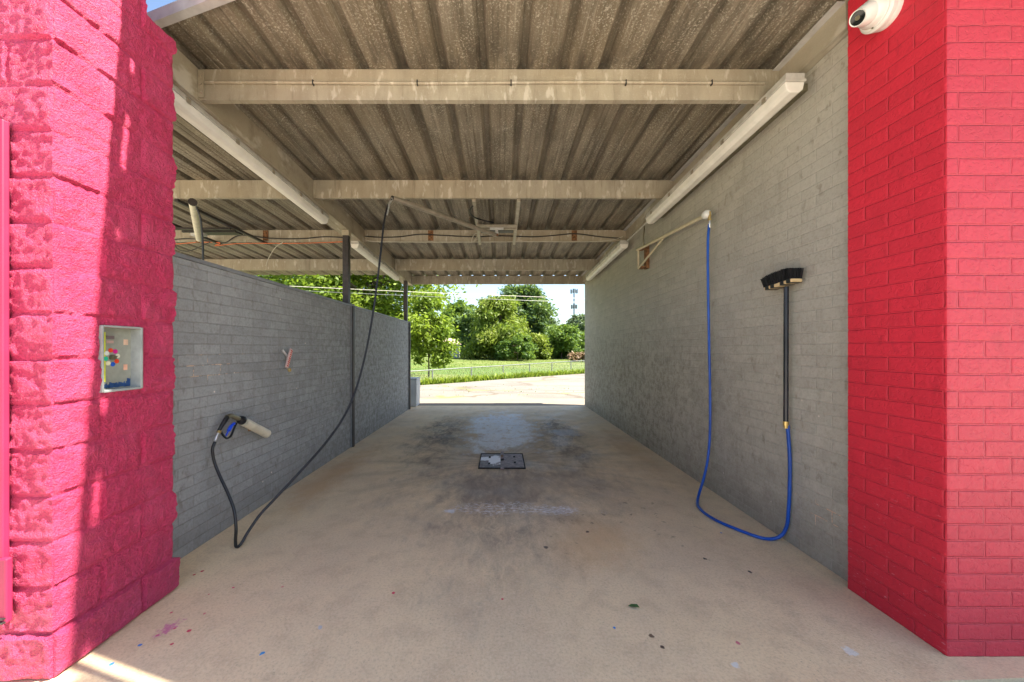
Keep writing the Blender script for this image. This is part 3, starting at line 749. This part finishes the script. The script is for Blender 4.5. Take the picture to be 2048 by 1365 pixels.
# holster pipe
A, B = wp(488,844), wp(534,868); pass
hp = MB(); dd = (B-A); L = dd.length
hp.lathe(A, dd, [(0,.030),(0,.036),(L,.038),(L,.031),(L-.02,.031),(L-.03,.028)], 20)
hp = tag(hp.build('holster_pipe', M['pvc'], smooth=True), 'cream plastic pipe holster slanting on the left grey brick wall', 'holster')
MB().box(-2.241, -2.20, 3.24, 3.30, .74, .80).build('bracket', M['rust'], hp)
# red and white clamp stub on the left wall
a, c = wp(573,736), wp(583,699); 
st = MB().bar(a, c, .044, .014, up=(1,0,0)).build('wall_tag', plain('red_lettered_white', (.62,.42,.38), .5), bevel=.003)
tag(st, 'small broken red and white holder screwed high on the left grey wall', 'wall holder')
q = MB(); dd = c-a
for k in range(9):
    p0 = a+dd*(.08+k*.10); q.bar(p0+Vector((.0078,0,0)), p0+dd*.05+Vector((.0078,0,0)), .022 if k % 2 else .030, .0015, up=(1,0,0))
q.build('red_lettering', dec((.60,.04,.02), 'decal_red'), st)
MB().lathe(wp(572,737)+Vector((.03,0,0)), (.3,0,-1), [(0,.016),(.02,.018),(.035,.012)], 8).build('bottom_fitting', M['brass'], st)
MB().tube([(-2.235,3.74,1.46), (-2.20,3.76,1.40), (-2.205,3.78,1.34)], .012, 8).build('clamp', M['chrome'], st)

# ------------------------------------------------------------------ right wall boom, blue hose, brush
tipr = Vector((2.09, 3.70, 2.83)); base = Vector((2.09, 5.53, 2.985)); low = Vector((2.09, 5.53, 2.69))
wb = empty('wall_hose_arm', base, 'cream pipe hose arm with diagonal brace on the right grey wall', 'hose arm')
MB().tube([base+Vector((0,.05,0)), tipr], .020, 12).build('arm', M['cream'], wb, smooth=True)
MB().tube([low, base+(tipr-base)*.46+Vector((0,0,-.02))], .015, 10).build('brace', M['cream'], wb, smooth=True)
MB().tube([low, base], .016, 10).build('pivot_pipe', M['cream'], wb, smooth=True)
MB().box(2.145, 2.188, 5.36, 5.46, 2.66, 3.02).box(2.09, 2.15, 5.40, 5.52, 2.675, 2.70).box(2.09, 2.15, 5.40, 5.52, 2.955, 2.98).build('wall_bracket', M['rust'], wb, bevel=.003)
MB().tube(smooth_path([(2.14,5.45,3.02),(2.13,5.44,3.12),(2.15,5.46,3.25),(2.15,5.47,3.34)]), .010, 8).build('supply_pipe', M['olive'], wb, smooth=True)
bl = MB().lathe(tipr+Vector((0,.05,0)), (0,-1,.08), [(0,.02),(.01,.034),(.03,.042),(.06,.042),(.08,.034),(.09,.018)], 16).build('swivel_ball', M['white'], wb, smooth=True)
MB().lathe(tipr+Vector((.012,-.03,.0)), (0,0,-1), [(-.02,.014),(.02,.016),(.022,.012),(.05,.012),(.052,.017),(.07,.017)], 10).build('brass_elbow', M['brass'], wb)
ht = tipr+Vector((.012,-.03,-.07))
P = [ht, at(1416,480,3.67), at(1416,560,3.68), at(1418,680,3.70), at(1420,780,3.70), at(1420,860,3.70), at(1416,915,3.70), at(1408,955,3.64), at(1399,985,3.58)]
P += [at(1395,1003,3.50), at(1397,1017,3.37), at(1412,1031,3.22), at(1440,1046,3.07), at(1480,1063,2.93), at(1520,1077,2.82), at(1545,1079,2.80)]
P += [at(1563,1071,2.78), at(1577,1052,2.76), at(1584,1025,2.745), at(1586,990,2.735), at(1583,930,2.73), at(1578,890,2.73), at(1575,850,2.725)]
P = [Vector((min(p.x, 2.165), p.y, max(p.z, .013))) for p in P]
bh = MB().tube(smooth_path(P, 6), .0125, 10).build('foam_hose', M['blueh'], smooth=True)
tag(bh, 'bright blue hose hanging from the right wall arm and curling to the brush', 'hose')
MB().lathe(ht, (0,0,-1), [(-.01,.013),(0,.016),(.07,.016),(.075,.013)], 10).build('hose_ferrule', M['chrome'], bh, smooth=True)
# foam brush
top, bot = at(1571, 574, 2.72), at(1575, 846, 2.725); top.x = bot.x = 2.13
br = empty('foam_brush', bot, 'black long-handled foam brush leaning head up against the right grey wall', 'brush')
MB().tube([bot, top], .0165, 14).build('handle', M['blackm'], br, smooth=True)
MB().lathe(bot, (0,0,-1), [(-.01,.019),(.02,.019),(.022,.015),(.04,.015)], 12).build('brass_coupling', M['brass'], br)
hc = top+Vector((-.01, 0, .02))
tilt = Matrix.Rotation(R(-4), 4, 'X')
def hb(x0, x1, y0, y1, z0, z1):
    b = MB().box(x0, x1, y0, y1, z0, z1); b.v = [tuple(hc+tilt @ Vector(v)) for v in b.v]; return b
hb(-.045, .035, -.115, .155, -.012, .012).build('wood_block', M['wood'], br, bevel=.003)
for y0 in (-.105, -.045, .05, .105):
    hb(-.0475, .0375, y0, y0+.035, -.014, .0145).build('rubber_pad', M['black'], br)
bs = MB(); rr = random.Random(5)
for i in range(3200):
    y = rr.uniform(-.125, .175); x = rr.uniform(-.045, .035)
    fl = (y-.025)/.15; a = Vector((x, y*.92, .012)); L = rr.uniform(.078, .092)*(1-.18*abs(fl)**3)
    dr_ = Vector((x*1.8+rr.gauss(0,.05)-.05, fl*.25+rr.gauss(0,.05), 1)).normalized()
    c = a+dr_*L; sd = Vector((rr.gauss(0,1), rr.gauss(0,1), 0)).normalized()*.0022
    bs.quad(*[tuple(hc+tilt @ v) for v in (a-sd, a+sd, c+sd*.6, c-sd*.6)])
bs.build('bristles', M['bristle'], br)

# ------------------------------------------------------------------ security camera on the right pillar
C0 = Vector((2.13, 2.01, 3.325)); ax = Vector((-1, -.04, -.10)).normalized(); K = 1.32
def LP(o, a, prof, nm, m, n_=32): return MB().lathe(o, a, [(h*K, r*K) for h, r in prof], n_).build(nm, m, sec, smooth=True)
sec = empty('security_camera', C0, 'white turret security camera high on the red brick pillar', 'security camera')
LP(C0+Vector((.004,0,0)), ax, [(0,.064),(.024,.066),(.030,.062),(.032,.060),(.036,.068),(.052,.069),(.060,.062)], 'base', M['white'])
LP(C0+ax*.055*K, ax, [(0,.058),(.004,.054),(.016,.053),(.034,.047),(.050,.030)], 'dome', M['white'])
ld_ = Vector((-.90, -.20, -.46)).normalized(); E = C0+ax*.075*K
LP(E, ld_, [(-.035,.03),(-.02,.040),(.0,.043),(.03,.041),(.055,.035),(.075,.030),(.078,.029),(.076,.026)], 'turret', M['white'])
LP(E+ld_*.068*K, ld_, [(0,.0255),(.0085,.0255),(.0087,.012)], 'lens', M['glass'], 22)
LP(E+ld_*.076*K, ld_, [(0,.009),(.003,.008)], 'lens_ring', M['olive'], 16)
for k in range(3):
    a = R(35+k*120); p = C0+ax*.060*K+Vector((0, math.cos(a)*.060*K, math.sin(a)*.060*K))
    MB().lathe(p, ax, [(-.003,.004),(.001,.004)], 8).build('screw', M['olive'], sec)

# ------------------------------------------------------------------ drain cover
dr = empty('drain_cover', (.01, 4.8, 0), 'rusty two-plate steel drain cover with white paint spill, centre of bay floor', 'drain cover')
dx0, dx1, dy0, dy1 = -.265, .30, 4.49, 5.09
MB().box(dx0-.01, dx1+.01, dy0-.02, dy0, .002, .012).box(dx0-.01, dx1+.01, dy1, dy1+.02, .002, .012).box(dx0-.01, dx0, dy0, dy1, .002, .012).box(dx1, dx1+.01, dy0, dy1, .002, .012).build('frame', M['darkhole'], dr)
def plate(x0, x1, holes):
    xs = sorted({x0, x1}|{h[0]-.014 for h in holes}|{h[0]+.014 for h in holes}); ys = sorted({dy0+.01, dy1-.01}|{h[1]-.04 for h in holes}|{h[1]+.04 for h in holes})
    b = MB()
    for i in range(len(xs)-1):
        for j in range(len(ys)-1):
            cx, cy = (xs[i]+xs[i+1])/2, (ys[j]+ys[j+1])/2
            if any(abs(cx-h[0]) < .014 and abs(cy-h[1]) < .04 for h in holes): continue
            b.quad((xs[i],ys[j],.010), (xs[i+1],ys[j],.010), (xs[i+1],ys[j+1],.010), (xs[i],ys[j+1],.010))
    return b
def spill_mat():
    m, n = new_mat('plate_with_paint_spill', .6, .2); ob = n.coord(); x, y, z = n.xyz(ob)[0:3]
    c = n.mix(n.ramp(n.noise(ob, 22, 5), .35, .65), (.13,.11,.11), (.22,.19,.19))
    wb_ = n.m('MULTIPLY', n.m('SUBTRACT', n.noise(ob, 9, 5, .7), .5), 1.9)
    a = n.m('MAXIMUM', n.spot(x, y, -.17, 4.86, .17, .10, .25, wb_), n.spot(x, y, -.07, 4.80, .10, .23, .25, wb_))
    c = n.mix(a, c, (.86,.87,.90)); n.col(c); return m
plate(dx0+.004, .0, [(-.145, 4.66), (-.145, 4.93)]).build('plate', spill_mat(), dr)
plate(.045, dx1-.004, [(.185, 4.70), (.185, 4.95)]).build('plate', M['plate'], dr)
MB().box(dx0, dx1, dy0, dy1, .001, .003).build('dark_sheet', M['darkhole'], dr)  # flat black sheet painting the darkness below the plate holes
MB().box(.0, .045, dy0-.06, 4.74, .006, .022).box(.0, .045, 4.86, dy1+.07, .006, .022).build('centre_strap', M['plate'], dr, bevel=.002)
MB().box(.006, .039, 4.90, 4.98, .0225, .025).build('rust_patch', M['rust'], dr)

# ------------------------------------------------------------------ wires along the third purlin, loose ends, leaf
def wire(pts, r, m, label, name='cable', cat='cable', k=5):
    return tag(MB().tube(smooth_path(pts, k), r, 6).build(name, M[m], smooth=True), label, cat)
Yw = 6.155
wire([at(x, y, Yw) for x, y in ((730,473),(760,475),(800,474),(840,469),(880,471),(950,474),(1000,472),(1060,474),(1100,472),(1150,468),(1200,474),(1240,477))], .009, 'wire', 'black cable sagging along the third purlin of the main bay')
wire([at(x, y, Yw) for x, y in ((690,476),(650,474),(600,478),(540,477),(490,471),(470,474),(450,486),(425,484),(380,478),(346,480))], .009, 'wire', 'black cable looping along the third purlin of the neighbouring bay')
wire([at(x, y, Yw-.02) for x, y in ((690,484),(600,487),(520,487),(470,488),(430,492),(440,486),(400,485),(346,489))], .007, 'orange', 'thin orange wire along the third purlin of the neighbouring bay')
wire([at(x, y, Yw-.02) for x, y in ((730,480),(760,484),(900,485),(1050,484),(1180,484),(1225,480),(1245,474))], .006, 'palewire', 'thin pale wire lying along the bottom lip of the third purlin')
wire([at(x, y, 6.1) for x, y in ((566,485),(552,494),(541,510),(535,522),(532,532))], .006, 'palewire', 'pale string end hanging from the third purlin beyond the low wall')
wire([at(x, y, 5.2) for x, y in ((346,480),(350,492),(362,502),(380,502),(400,494),(420,485))], .006, 'wire', 'dark wire loop drooping beside the left red pillar')
wire([at(x, y, 6.12) for x, y in ((943,482),(948,470),(955,468),(953,476),(947,484),(957,478),(962,483))], .008, 'palewire', 'small tangle of pale wire at the overhead boom mount')
lf = MB(); lc = at(1268, 1216, EYE*F/(1216-CY)); lc.z = .006
lf.v = [tuple(lc+Vector(v)) for v in ((-.03,.01,.0),(-.008,.018,.004),(.02,.008,.010),(.028,-.012,.004),(.0,-.014,.009),(-.02,-.004,.003))]; lf.f = [(0,5,1),(1,5,4,2),(2,4,3)]
tag(lf.build('leaf', M['leafg']), 'single small green leaf lying on the concrete floor', 'leaf')
bn = empty('plastic_bin', (-2.35, 9.5, 0), 'white plastic bin standing past the far end of the low grey wall', 'bin')
MB().hexa([(-2.60,9.30,0),(-2.145,9.30,0),(-2.145,9.72,0),(-2.60,9.72,0),(-2.61,9.29,.69),(-2.135,9.29,.69),(-2.135,9.73,.69),(-2.61,9.73,.69)]).build('body', M['whitebin'], bn, bevel=.02)
MB().box(-2.62, -2.128, 9.28, 9.74, .692, .725).build('lid', M['whitebin'], bn, bevel=.012)

# ------------------------------------------------------------------ fence
fn = empty('chain_link_fence', (-3.4, 16.8, -.5), 'low galvanised chain link fence between the lot and the grass field', 'fence')
F0, F1 = Vector((-3.41, 16.8)), Vector((6.45, 28.2)); FD = (F1-F0).normalized()
def fpt(t, z): p = F0+FD*t; return Vector((p.x, p.y, z))
def ftop(t): return .50+.0066*t
tL = -14; tR = 24
MB().tube([fpt(t, ftop(t)) for t in np.linspace(tL, tR, 12)], .024, 8).build('top_rail', M['fence'], fn, smooth=True)
for t in np.arange(-12.4, 24, 2.55):
    MB().tube([fpt(t, -.62), fpt(t, ftop(t)+.03)], .034, 8).build('post', M['fence'], fn)
ms = MB()
for sgn in (-1, 1):
    for t in np.arange(tL, tR, .13):
        a, c = fpt(t, -.45), fpt(t+sgn*.9, ftop(t)-.02)
        ms.tube([a, c], .0028, 3, False)
ms.build('mesh', M['fence'], fn)

# ------------------------------------------------------------------ foliage
def leaf_mat(name, dark, light, tr=.35):
    m, n = new_mat(name, .55, spec=.35)
    a = n.nd('Attribute'); a.attribute_name = 'tone'
    c = n.mix(a.outputs['Fac'], dark, light); n.col(c)
    t = n.nd('BsdfTranslucent'); n.put(t.inputs[0], n.mix(.5, c, (.25,.35,.03)))
    mx = n.nd('MixShader'); mx.inputs[0].default_value = tr
    n.t.links.new(n.b.outputs[0], mx.inputs[1]); n.t.links.new(t.outputs[0], mx.inputs[2])
    out = [q for q in n.t.nodes if q.type == 'OUTPUT_MATERIAL'][0]; n.t.links.new(mx.outputs[0], out.inputs[0])
    return m
M['bark'] = plain('bark', (.10,.075,.055), .9, var=.35, scale=9, bump=.02)
def leaves(rng, blobs, n, size, droop=.3):
    """blobs: (centre, radius vec); returns verts, faces, tones of folded leaf sprays"""
    bc = np.array([b[0] for b in blobs]); brd = np.array([b[1] for b in blobs]); wgt = (brd.prod(axis=1))**.75; wgt /= wgt.sum()
    idx = rng.choice(len(blobs), n, p=wgt); dirs = rng.normal(size=(n, 3)); dirs /= np.linalg.norm(dirs, axis=1)[:, None]
    rad = rng.random(n)**.5; rad = rad*(1+.24*rng.normal(size=n))
    c = bc[idx]+dirs*brd[idx]*rad[:, None]
    a = rng.normal(size=(n, 3))+dirs*.5; a[:, 2] = a[:, 2]*.5-droop; a /= np.linalg.norm(a, axis=1)[:, None]
    b = np.cross(a, rng.normal(size=(n, 3))); b /= np.linalg.norm(b, axis=1)[:, None]
    s = size*(.55+.9*rng.random(n))[:, None]
    v = np.stack([c-a*s, c+b*s*.42, c+a*s, c-b*s*.42], axis=1).reshape(-1, 3)
    f = np.arange(4*n).reshape(-1, 4)
    bt = rng.random(len(blobs)); tone = np.clip(.55*bt[idx]+.45*rng.random(n), 0, 1)
    return v, f, np.repeat(tone, 4)
def leaf_obj(name, v, f, tone, mat, parent):
    me = bpy.data.meshes.new(name); me.vertices.add(len(v)); me.vertices.foreach_set('co', v.astype(np.float32).ravel())
    me.loops.add(f.size); me.loops.foreach_set('vertex_index', f.astype(np.int32).ravel())
    me.polygons.add(len(f)); me.polygons.foreach_set('loop_start', np.arange(0, f.size, 4, dtype=np.int32)); me.update(calc_edges=True)
    a = me.attributes.new('tone', 'FLOAT', 'POINT'); a.data.foreach_set('value', tone.astype(np.float32))
    me.materials.append(mat); o = bpy.data.objects.new(name, me); sc.collection.objects.link(o)
    if parent: o.parent = parent; o.matrix_parent_inverse = Matrix.Translation(-parent.location)
    return o
def tree(name, base, height, rx, ry, z0, nblob, nleaf, size, mat, label, seed, trunk_r=.2, cat='tree', group=None, shape='round', droop=.3, lean=0):
    rng = np.random.default_rng(seed); base = Vector(base)
    root = empty(name, base, label, cat, group)
    blobs = []; H = height-z0; tips = []
    for k in range(nblob):
        u = (k+.5)/nblob; zz = z0+H*(u**.9)
        prof = {'round': math.sin(math.pi*min(1, .12+.86*u))**.6, 'cone': (1-u)**.8+.12, 'bush': (1-u*u)**.5+.15, 'oval': math.sin(math.pi*(.08+.86*u))**.45}[shape]
        a = k*2.4+rng.random()*1.2; rr_ = prof*(rng.random()**.4)*(.80+.28*rng.random())
        br_ = (.20+.30*rng.random())*min(rx, ry, H*.5)*(.6+.55*prof)
        c = (base.x+math.cos(a)*rr_*rx+lean*u, base.y+math.sin(a)*rr_*ry, base.z+min(zz, height-br_*.7))
        blobs.append((c, (br_*1.15, br_*1.15, br_*.8))); tips.append(c)
    v, f, t = leaves(rng, blobs, nleaf, size, droop)
    leaf_obj('crown', v, f, t, mat, root)
    tb = MB(); top = base+Vector((lean*.5, 0, z0+H*.6))
    ps = [base+Vector((0,0,-.3)), base.lerp(top, .3)+Vector((trunk_r*.5, 0, 0)), base.lerp(top, .65)-Vector((trunk_r*.4, 0, 0)), top]
    tb.tube(smooth_path(ps, 4), [trunk_r*(1.15-.9*i/12) for i in range(13)], 9)
    for c in tips[::max(1, len(tips)//14)]:
        s_ = base.lerp(top, .35+.5*rng.random()); e = Vector(c)
        tb.tube([s_, s_.lerp(e, .5)+Vector((0,0,.06*(e-s_).length)), e], [trunk_r*.42, trunk_r*.26, trunk_r*.08], 6)
    tb.build('trunk', M['bark'], root, smooth=True)
    return root
G1 = leaf_mat('leaf_bright', (.07,.14,.014), (.27,.35,.035), .5)
G2 = leaf_mat('leaf_mid', (.05,.11,.02), (.14,.22,.04), .4)
G3 = leaf_mat('leaf_yellowgreen', (.09,.15,.015), (.27,.31,.05), .42)
G4 = leaf_mat('leaf_bluegreen', (.04,.09,.035), (.11,.18,.055), .4)
G5 = leaf_mat('leaf_far', (.07,.11,.065), (.14,.19,.10), .25)
GZ = gheight(6)
tree('pecan_tree', (-8.3, 24.5, -.3), 11, 5.4, 4.6, 1.6, 60, 34000, .155, G1, 'big bright green tree directly beyond the far end of the low grey wall', 11, .24)
tree('pecan_tree', (-15.2, 24.0, -.3), 9.2, 4.2, 4.0, 2.0, 36, 14000, .16, G1, 'green tree with gaps of sky seen over the low wall left of the black post', 12, .22)
tree('leafy_sapling', (-4.05, 20.5, -.5), 5.2, 1.35, 1.4, .95, 24, 8500, .12, G1, 'low drooping leafy branches over the fence near the bin', 13, .05, droop=.7)
tree('willow_tree', (-.6, 56, .2), 9.2, 4.0, 3.6, .1, 44, 26000, .26, G3, 'yellow-green willow-like tree in the middle of the opening', 14, .25, shape='bush', droop=1.1)
tree('broadleaf_tree', (4.3, 70, .3), 13.4, 5.0, 4.6, 1.5, 46, 22000, .32, G4, 'tall dark green tree behind the willow, highest in the opening', 15, .4, shape='oval')
tree('conifer', (-3.6, 86, .3), 13.0, 3.4, 3.2, .6, 26, 9000, .34, G4, 'narrow dark evergreen behind and left of the willow', 16, .25, shape='cone')
tree('broadleaf_tree', (-9.5, 80, .3), 11.6, 4.2, 4.0, .8, 30, 12000, .34, G2, 'rounded green tree behind the grey shed', 17, .3, shape='oval')
tree('broadleaf_tree', (-5.6, 72, .3), 9.0, 3.2, 3.0, .6, 26, 10000, .3, G4, 'shadowy tree filling the gap between shed and willow', 18, .25, shape='oval')
tree('leafy_bush', (2.4, 52, .2), 3.4, 2.5, 2.0, .0, 22, 9000, .2, G2, 'dark rounded shrub at the foot of the willow', 19, .08, 'bush', shape='bush')
tree('leafy_bush', (5.4, 57, .25), 3.6, 2.4, 2.2, .0, 22, 9000, .22, G3, 'olive green shrub right of the willow', 20, .08, 'bush', shape='bush')
tree('leafy_bush', (10.0, 60, .25), 5.2, 2.9, 2.6, .0, 30, 13000, .24, G2, 'tall green bush in front of the far house', 21, .1, 'bush', shape='bush')
tree('leafy_bush', (12.9, 62, .25), 4.2, 2.4, 2.4, .0, 20, 8000, .24, G2, 'green bush beside the right brick wall edge', 22, .1, 'bush', shape='bush')
tree('open_tree', (11.0, 95, .3), 9.6, 4.2, 4.0, 3.2, 22, 6000, .36, G5, 'thin hazy tree rising in front of the far house roof', 23, .2)
tree('open_tree', (23.5, 110, .3), 11.6, 5.0, 4.0, 2.0, 24, 7000, .4, G5, 'pale distant tree at the base of the cell tower', 24, .2)
# far treeline
rng = np.random.default_rng(30); bl = []
for k in range(260):
    x = rng.uniform(-230, 230); y = 150+rng.uniform(-12, 30); h = rng.uniform(2.5, 8.5)
    bl.append(((x, y, .3+h*.8*rng.random()), (rng.uniform(4, 7), 5, h*.55)))
v, f, t = leaves(rng, bl, 42000, .75, .2)
tag(leaf_obj('distant_woods', v, f, t, G5, None), 'pale distant line of trees beyond the houses', 'woods', kind='stuff')
# weeds and grass
def blades(rng, pos, h, wd, mat, name, label):
    n = len(pos); a = rng.uniform(0, 2*math.pi, n); hh = h*(.4+.9*rng.random(n)); ln = rng.normal(size=(n, 2))*.45*hh[:, None]
    sd = np.stack([np.cos(a), np.sin(a), np.zeros(n)], 1)*(wd*(.6+.8*rng.random(n)))[:, None]
    p1 = pos.copy(); p1[:, :2] += ln*.4; p1[:, 2] += hh*.6; p2 = pos.copy(); p2[:, :2] += ln; p2[:, 2] += hh
    v = np.stack([pos-sd*.6, pos+sd*.6, p1+sd, p2, p1-sd], 1).reshape(-1, 3)
    base = np.arange(n)[:, None]*5; f = np.concatenate([base+np.array([[0,1,2,4]]), base+np.array([[4,2,3,3]])], 0)
    me = bpy.data.meshes.new(name); fl = [tuple(q) if q[2] != q[3] else tuple(q[:3]) for q in f.tolist()]
    me.from_pydata(v.tolist(), [], fl); at_ = me.attributes.new('tone', 'FLOAT', 'POINT'); at_.data.foreach_set('value', np.repeat(rng.random(n), 5).astype(np.float32))
    me.materials.append(mat); o = bpy.data.objects.new(name, me); sc.collection.objects.link(o); return tag(o, label, 'weeds', kind='stuff')
GW = leaf_mat('weed_leaf', (.10,.17,.015), (.27,.33,.03), .4)
GF = leaf_mat('field_grass_blade', (.10,.15,.02), (.26,.27,.08), .35)
rng = np.random.default_rng(41); n = 15000
t = rng.uniform(-22, 26, n); s = np.abs(rng.normal(size=n))*.55+.02; x = E0.x+ED.x*t+EN.x*s; y = E0.y+ED.y*t+EN.y*s
z = np.array([gheight(q) for q in s]); cl = .6+.7*np.abs(np.sin(t*1.7)+.5*np.sin(t*4.1))
pos = np.stack([x, y, z], 1)
blades(rng, pos, .34, .03, GW, 'lot_edge_weeds', 'bright green weeds growing along the edge of the cracked lot')
n = 34000; t = rng.uniform(-25, 40, n); s = 1.5+rng.random(n)**1.3*34; x = E0.x+ED.x*t+EN.x*s; y = E0.y+ED.y*t+EN.y*s
z = np.array([gheight(q) for q in s]); blades(rng, np.stack([x, y, z], 1), .10, .02, GF, 'field_grass', 'mown grass of the field behind the fence')
n = 500; x = rng.uniform(-4, 9, n); y = rng.uniform(11.5, 15, n)
yy = np.round(y/.9)*.9+rng.normal(size=n)*.03+.05*x; blades(rng, np.stack([x, yy, np.zeros(n)-.016], 1)[:260], .035, .012, GF, 'crack_grass', 'tufts of grass in the cracks of the lot')

# ------------------------------------------------------------------ shed, houses, tower, poles, brush pile
sh = empty('garden_shed', (-7.6, 58, .25), 'small grey shed with pinkish roof half behind the big tree', 'shed')
MB().box(-9.6, -6.75, 58, 60.4, .1, 2.25).build('wall', plain('grey_siding', (.36,.38,.36), .8), sh)
MB().hexa([(-9.9,57.7,2.251),(-6.5,57.7,2.251),(-6.5,60.7,2.251),(-9.9,60.7,2.251),(-9.2,58.9,3.25),(-7.5,58.9,3.25),(-7.5,59.3,3.25),(-9.2,59.3,3.25)]).build('roof', plain('pink_shingle', (.42,.30,.26), .9), sh)
MB().box(-6.80, -6.71, 57.96, 58.0, .1, 2.25).box(-8.9, -8.0, 57.97, 58.0, .1, 2.0).build('trim', M['white'], sh)
def house(x, y, w_, h, rh, label, d=9):
    r = empty('house', (x, y, .3), label, 'house', 'houses beyond the bushes')
    b = MB().box(x-w_/2, x+w_/2, y, y+d, .3, .3+h); k = len(b.v)
    b.v += [(x-w_/2,y,.3+h),(x+w_/2,y,.3+h),(x,y,.3+h+rh-.15)]; b.f.append((k, k+1, k+2))
    b.build('wall', plain('pale_siding', (.42,.42,.41), .8), r)
    rf = MB(); o = .5
    for s in (-1, 1):
        p = [(x+s*(w_/2+o), y-.5, .3+h-.35), (x, y-.5, .3+h+rh), (x, y+d+.5, .3+h+rh), (x+s*(w_/2+o), y+d+.5, .3+h-.35)]
        rf.hexa([Vector(q)-Vector((0,0,.12)) for q in p]+[Vector(q) for q in p])
    rf.build('roof', plain('grey_shingle', (.24,.25,.27), .9), r)
    for k in (-.22, .22): MB().box(x+k*w_-.5, x+k*w_+.5, y-.06, y-.005, 1.3, 2.6).build('window', M['glass'], r)
house(12.4, 100, 8, 4.2, 2.9, 'pale house with grey gabled roof above the bushes, left of the cell tower')
house(23.2, 108, 7, 3.9, 3.0, 'pale gabled house at the right edge of the opening below the cell tower')
ct = empty('cell_tower', (50.4, 250, 0), 'thin grey cell tower with two antenna rings against the sky', 'cell tower')
MB().tube([(50.4,250,0), (50.4,250,43)], [.7,.45], 8).build('mast', plain('mast_grey', (.09,.11,.13), .6), ct)
for zt, rr_ in ((41.0, 2.3), (30.5, 2.0)):
    a = MB()
    for k in range(9):
        an = R(k*40); cx, cy = 50.4+rr_*math.cos(an), 250+rr_*math.sin(an); a.box(cx-.24, cx+.24, cy-.2, cy+.2, zt-1.3, zt+1.5)
    for k in range(3):
        an = R(k*120+20); a.bar((50.4,250,zt), (50.4+rr_*math.cos(an),250+rr_*math.sin(an),zt), .15, .15)
    a.build('antenna_ring', plain('antenna_grey', (.11,.13,.15), .6), ct)
for i, (yl, yr) in enumerate(((583, 596.5), (591, 604.5))):
    p0, p1 = at(816, yl, 17.5), at(1168, yr, 19.5); dvec = (p1-p0)/(p1-p0).x if False else (p1-p0)
    A_, B_ = p0-dvec*2.1, p0+dvec*3.2; ln = []
    for k in range(33):
        u = k/32; q = A_.lerp(B_, u); base_u = u; q.z += .35*((2*u-1)**2-.1); ln.append(q)
    if i == 0: PA, PB = ln[0].copy(), ln[-1].copy()
    tag(MB().tube(ln, .011, 5, False).build('power_line', M['palewire'] if i == 0 else M['fence'], smooth=True),
        'upper overhead power line crossing the sky behind the trees' if i == 0 else 'lower overhead power line crossing the sky behind the trees', 'power line')
for nm, P_ in (('utility pole at the left end of the power lines', PA), ('utility pole at the right end of the power lines', PB)):
    pb = MB().tube([(P_.x, P_.y+.15, -.5), (P_.x, P_.y+.15, P_.z+.6)], [.16, .11], 8).bar((P_.x-.1,P_.y+.0,P_.z-.1), (P_.x+.1,P_.y+.0,P_.z-.1), .1, .1)
    tag(pb.build('utility_pole', M['woodpole']), 'wooden '+nm, 'utility pole')
rng = np.random.default_rng(51); bl = [((rng.uniform(9.6, 13.6), 50+rng.uniform(-.8, .8), .25+rng.random()*.55), (.8, .7, .45)) for k in range(16)]
v, f, t = leaves(rng, bl, 5200, .20, .0)
tag(leaf_obj('brush_pile', v, f, t, leaf_mat('dead_brush', (.14,.085,.045), (.34,.22,.13), .1), None), 'heap of dry brown brush at the right edge of the field', 'brush pile')
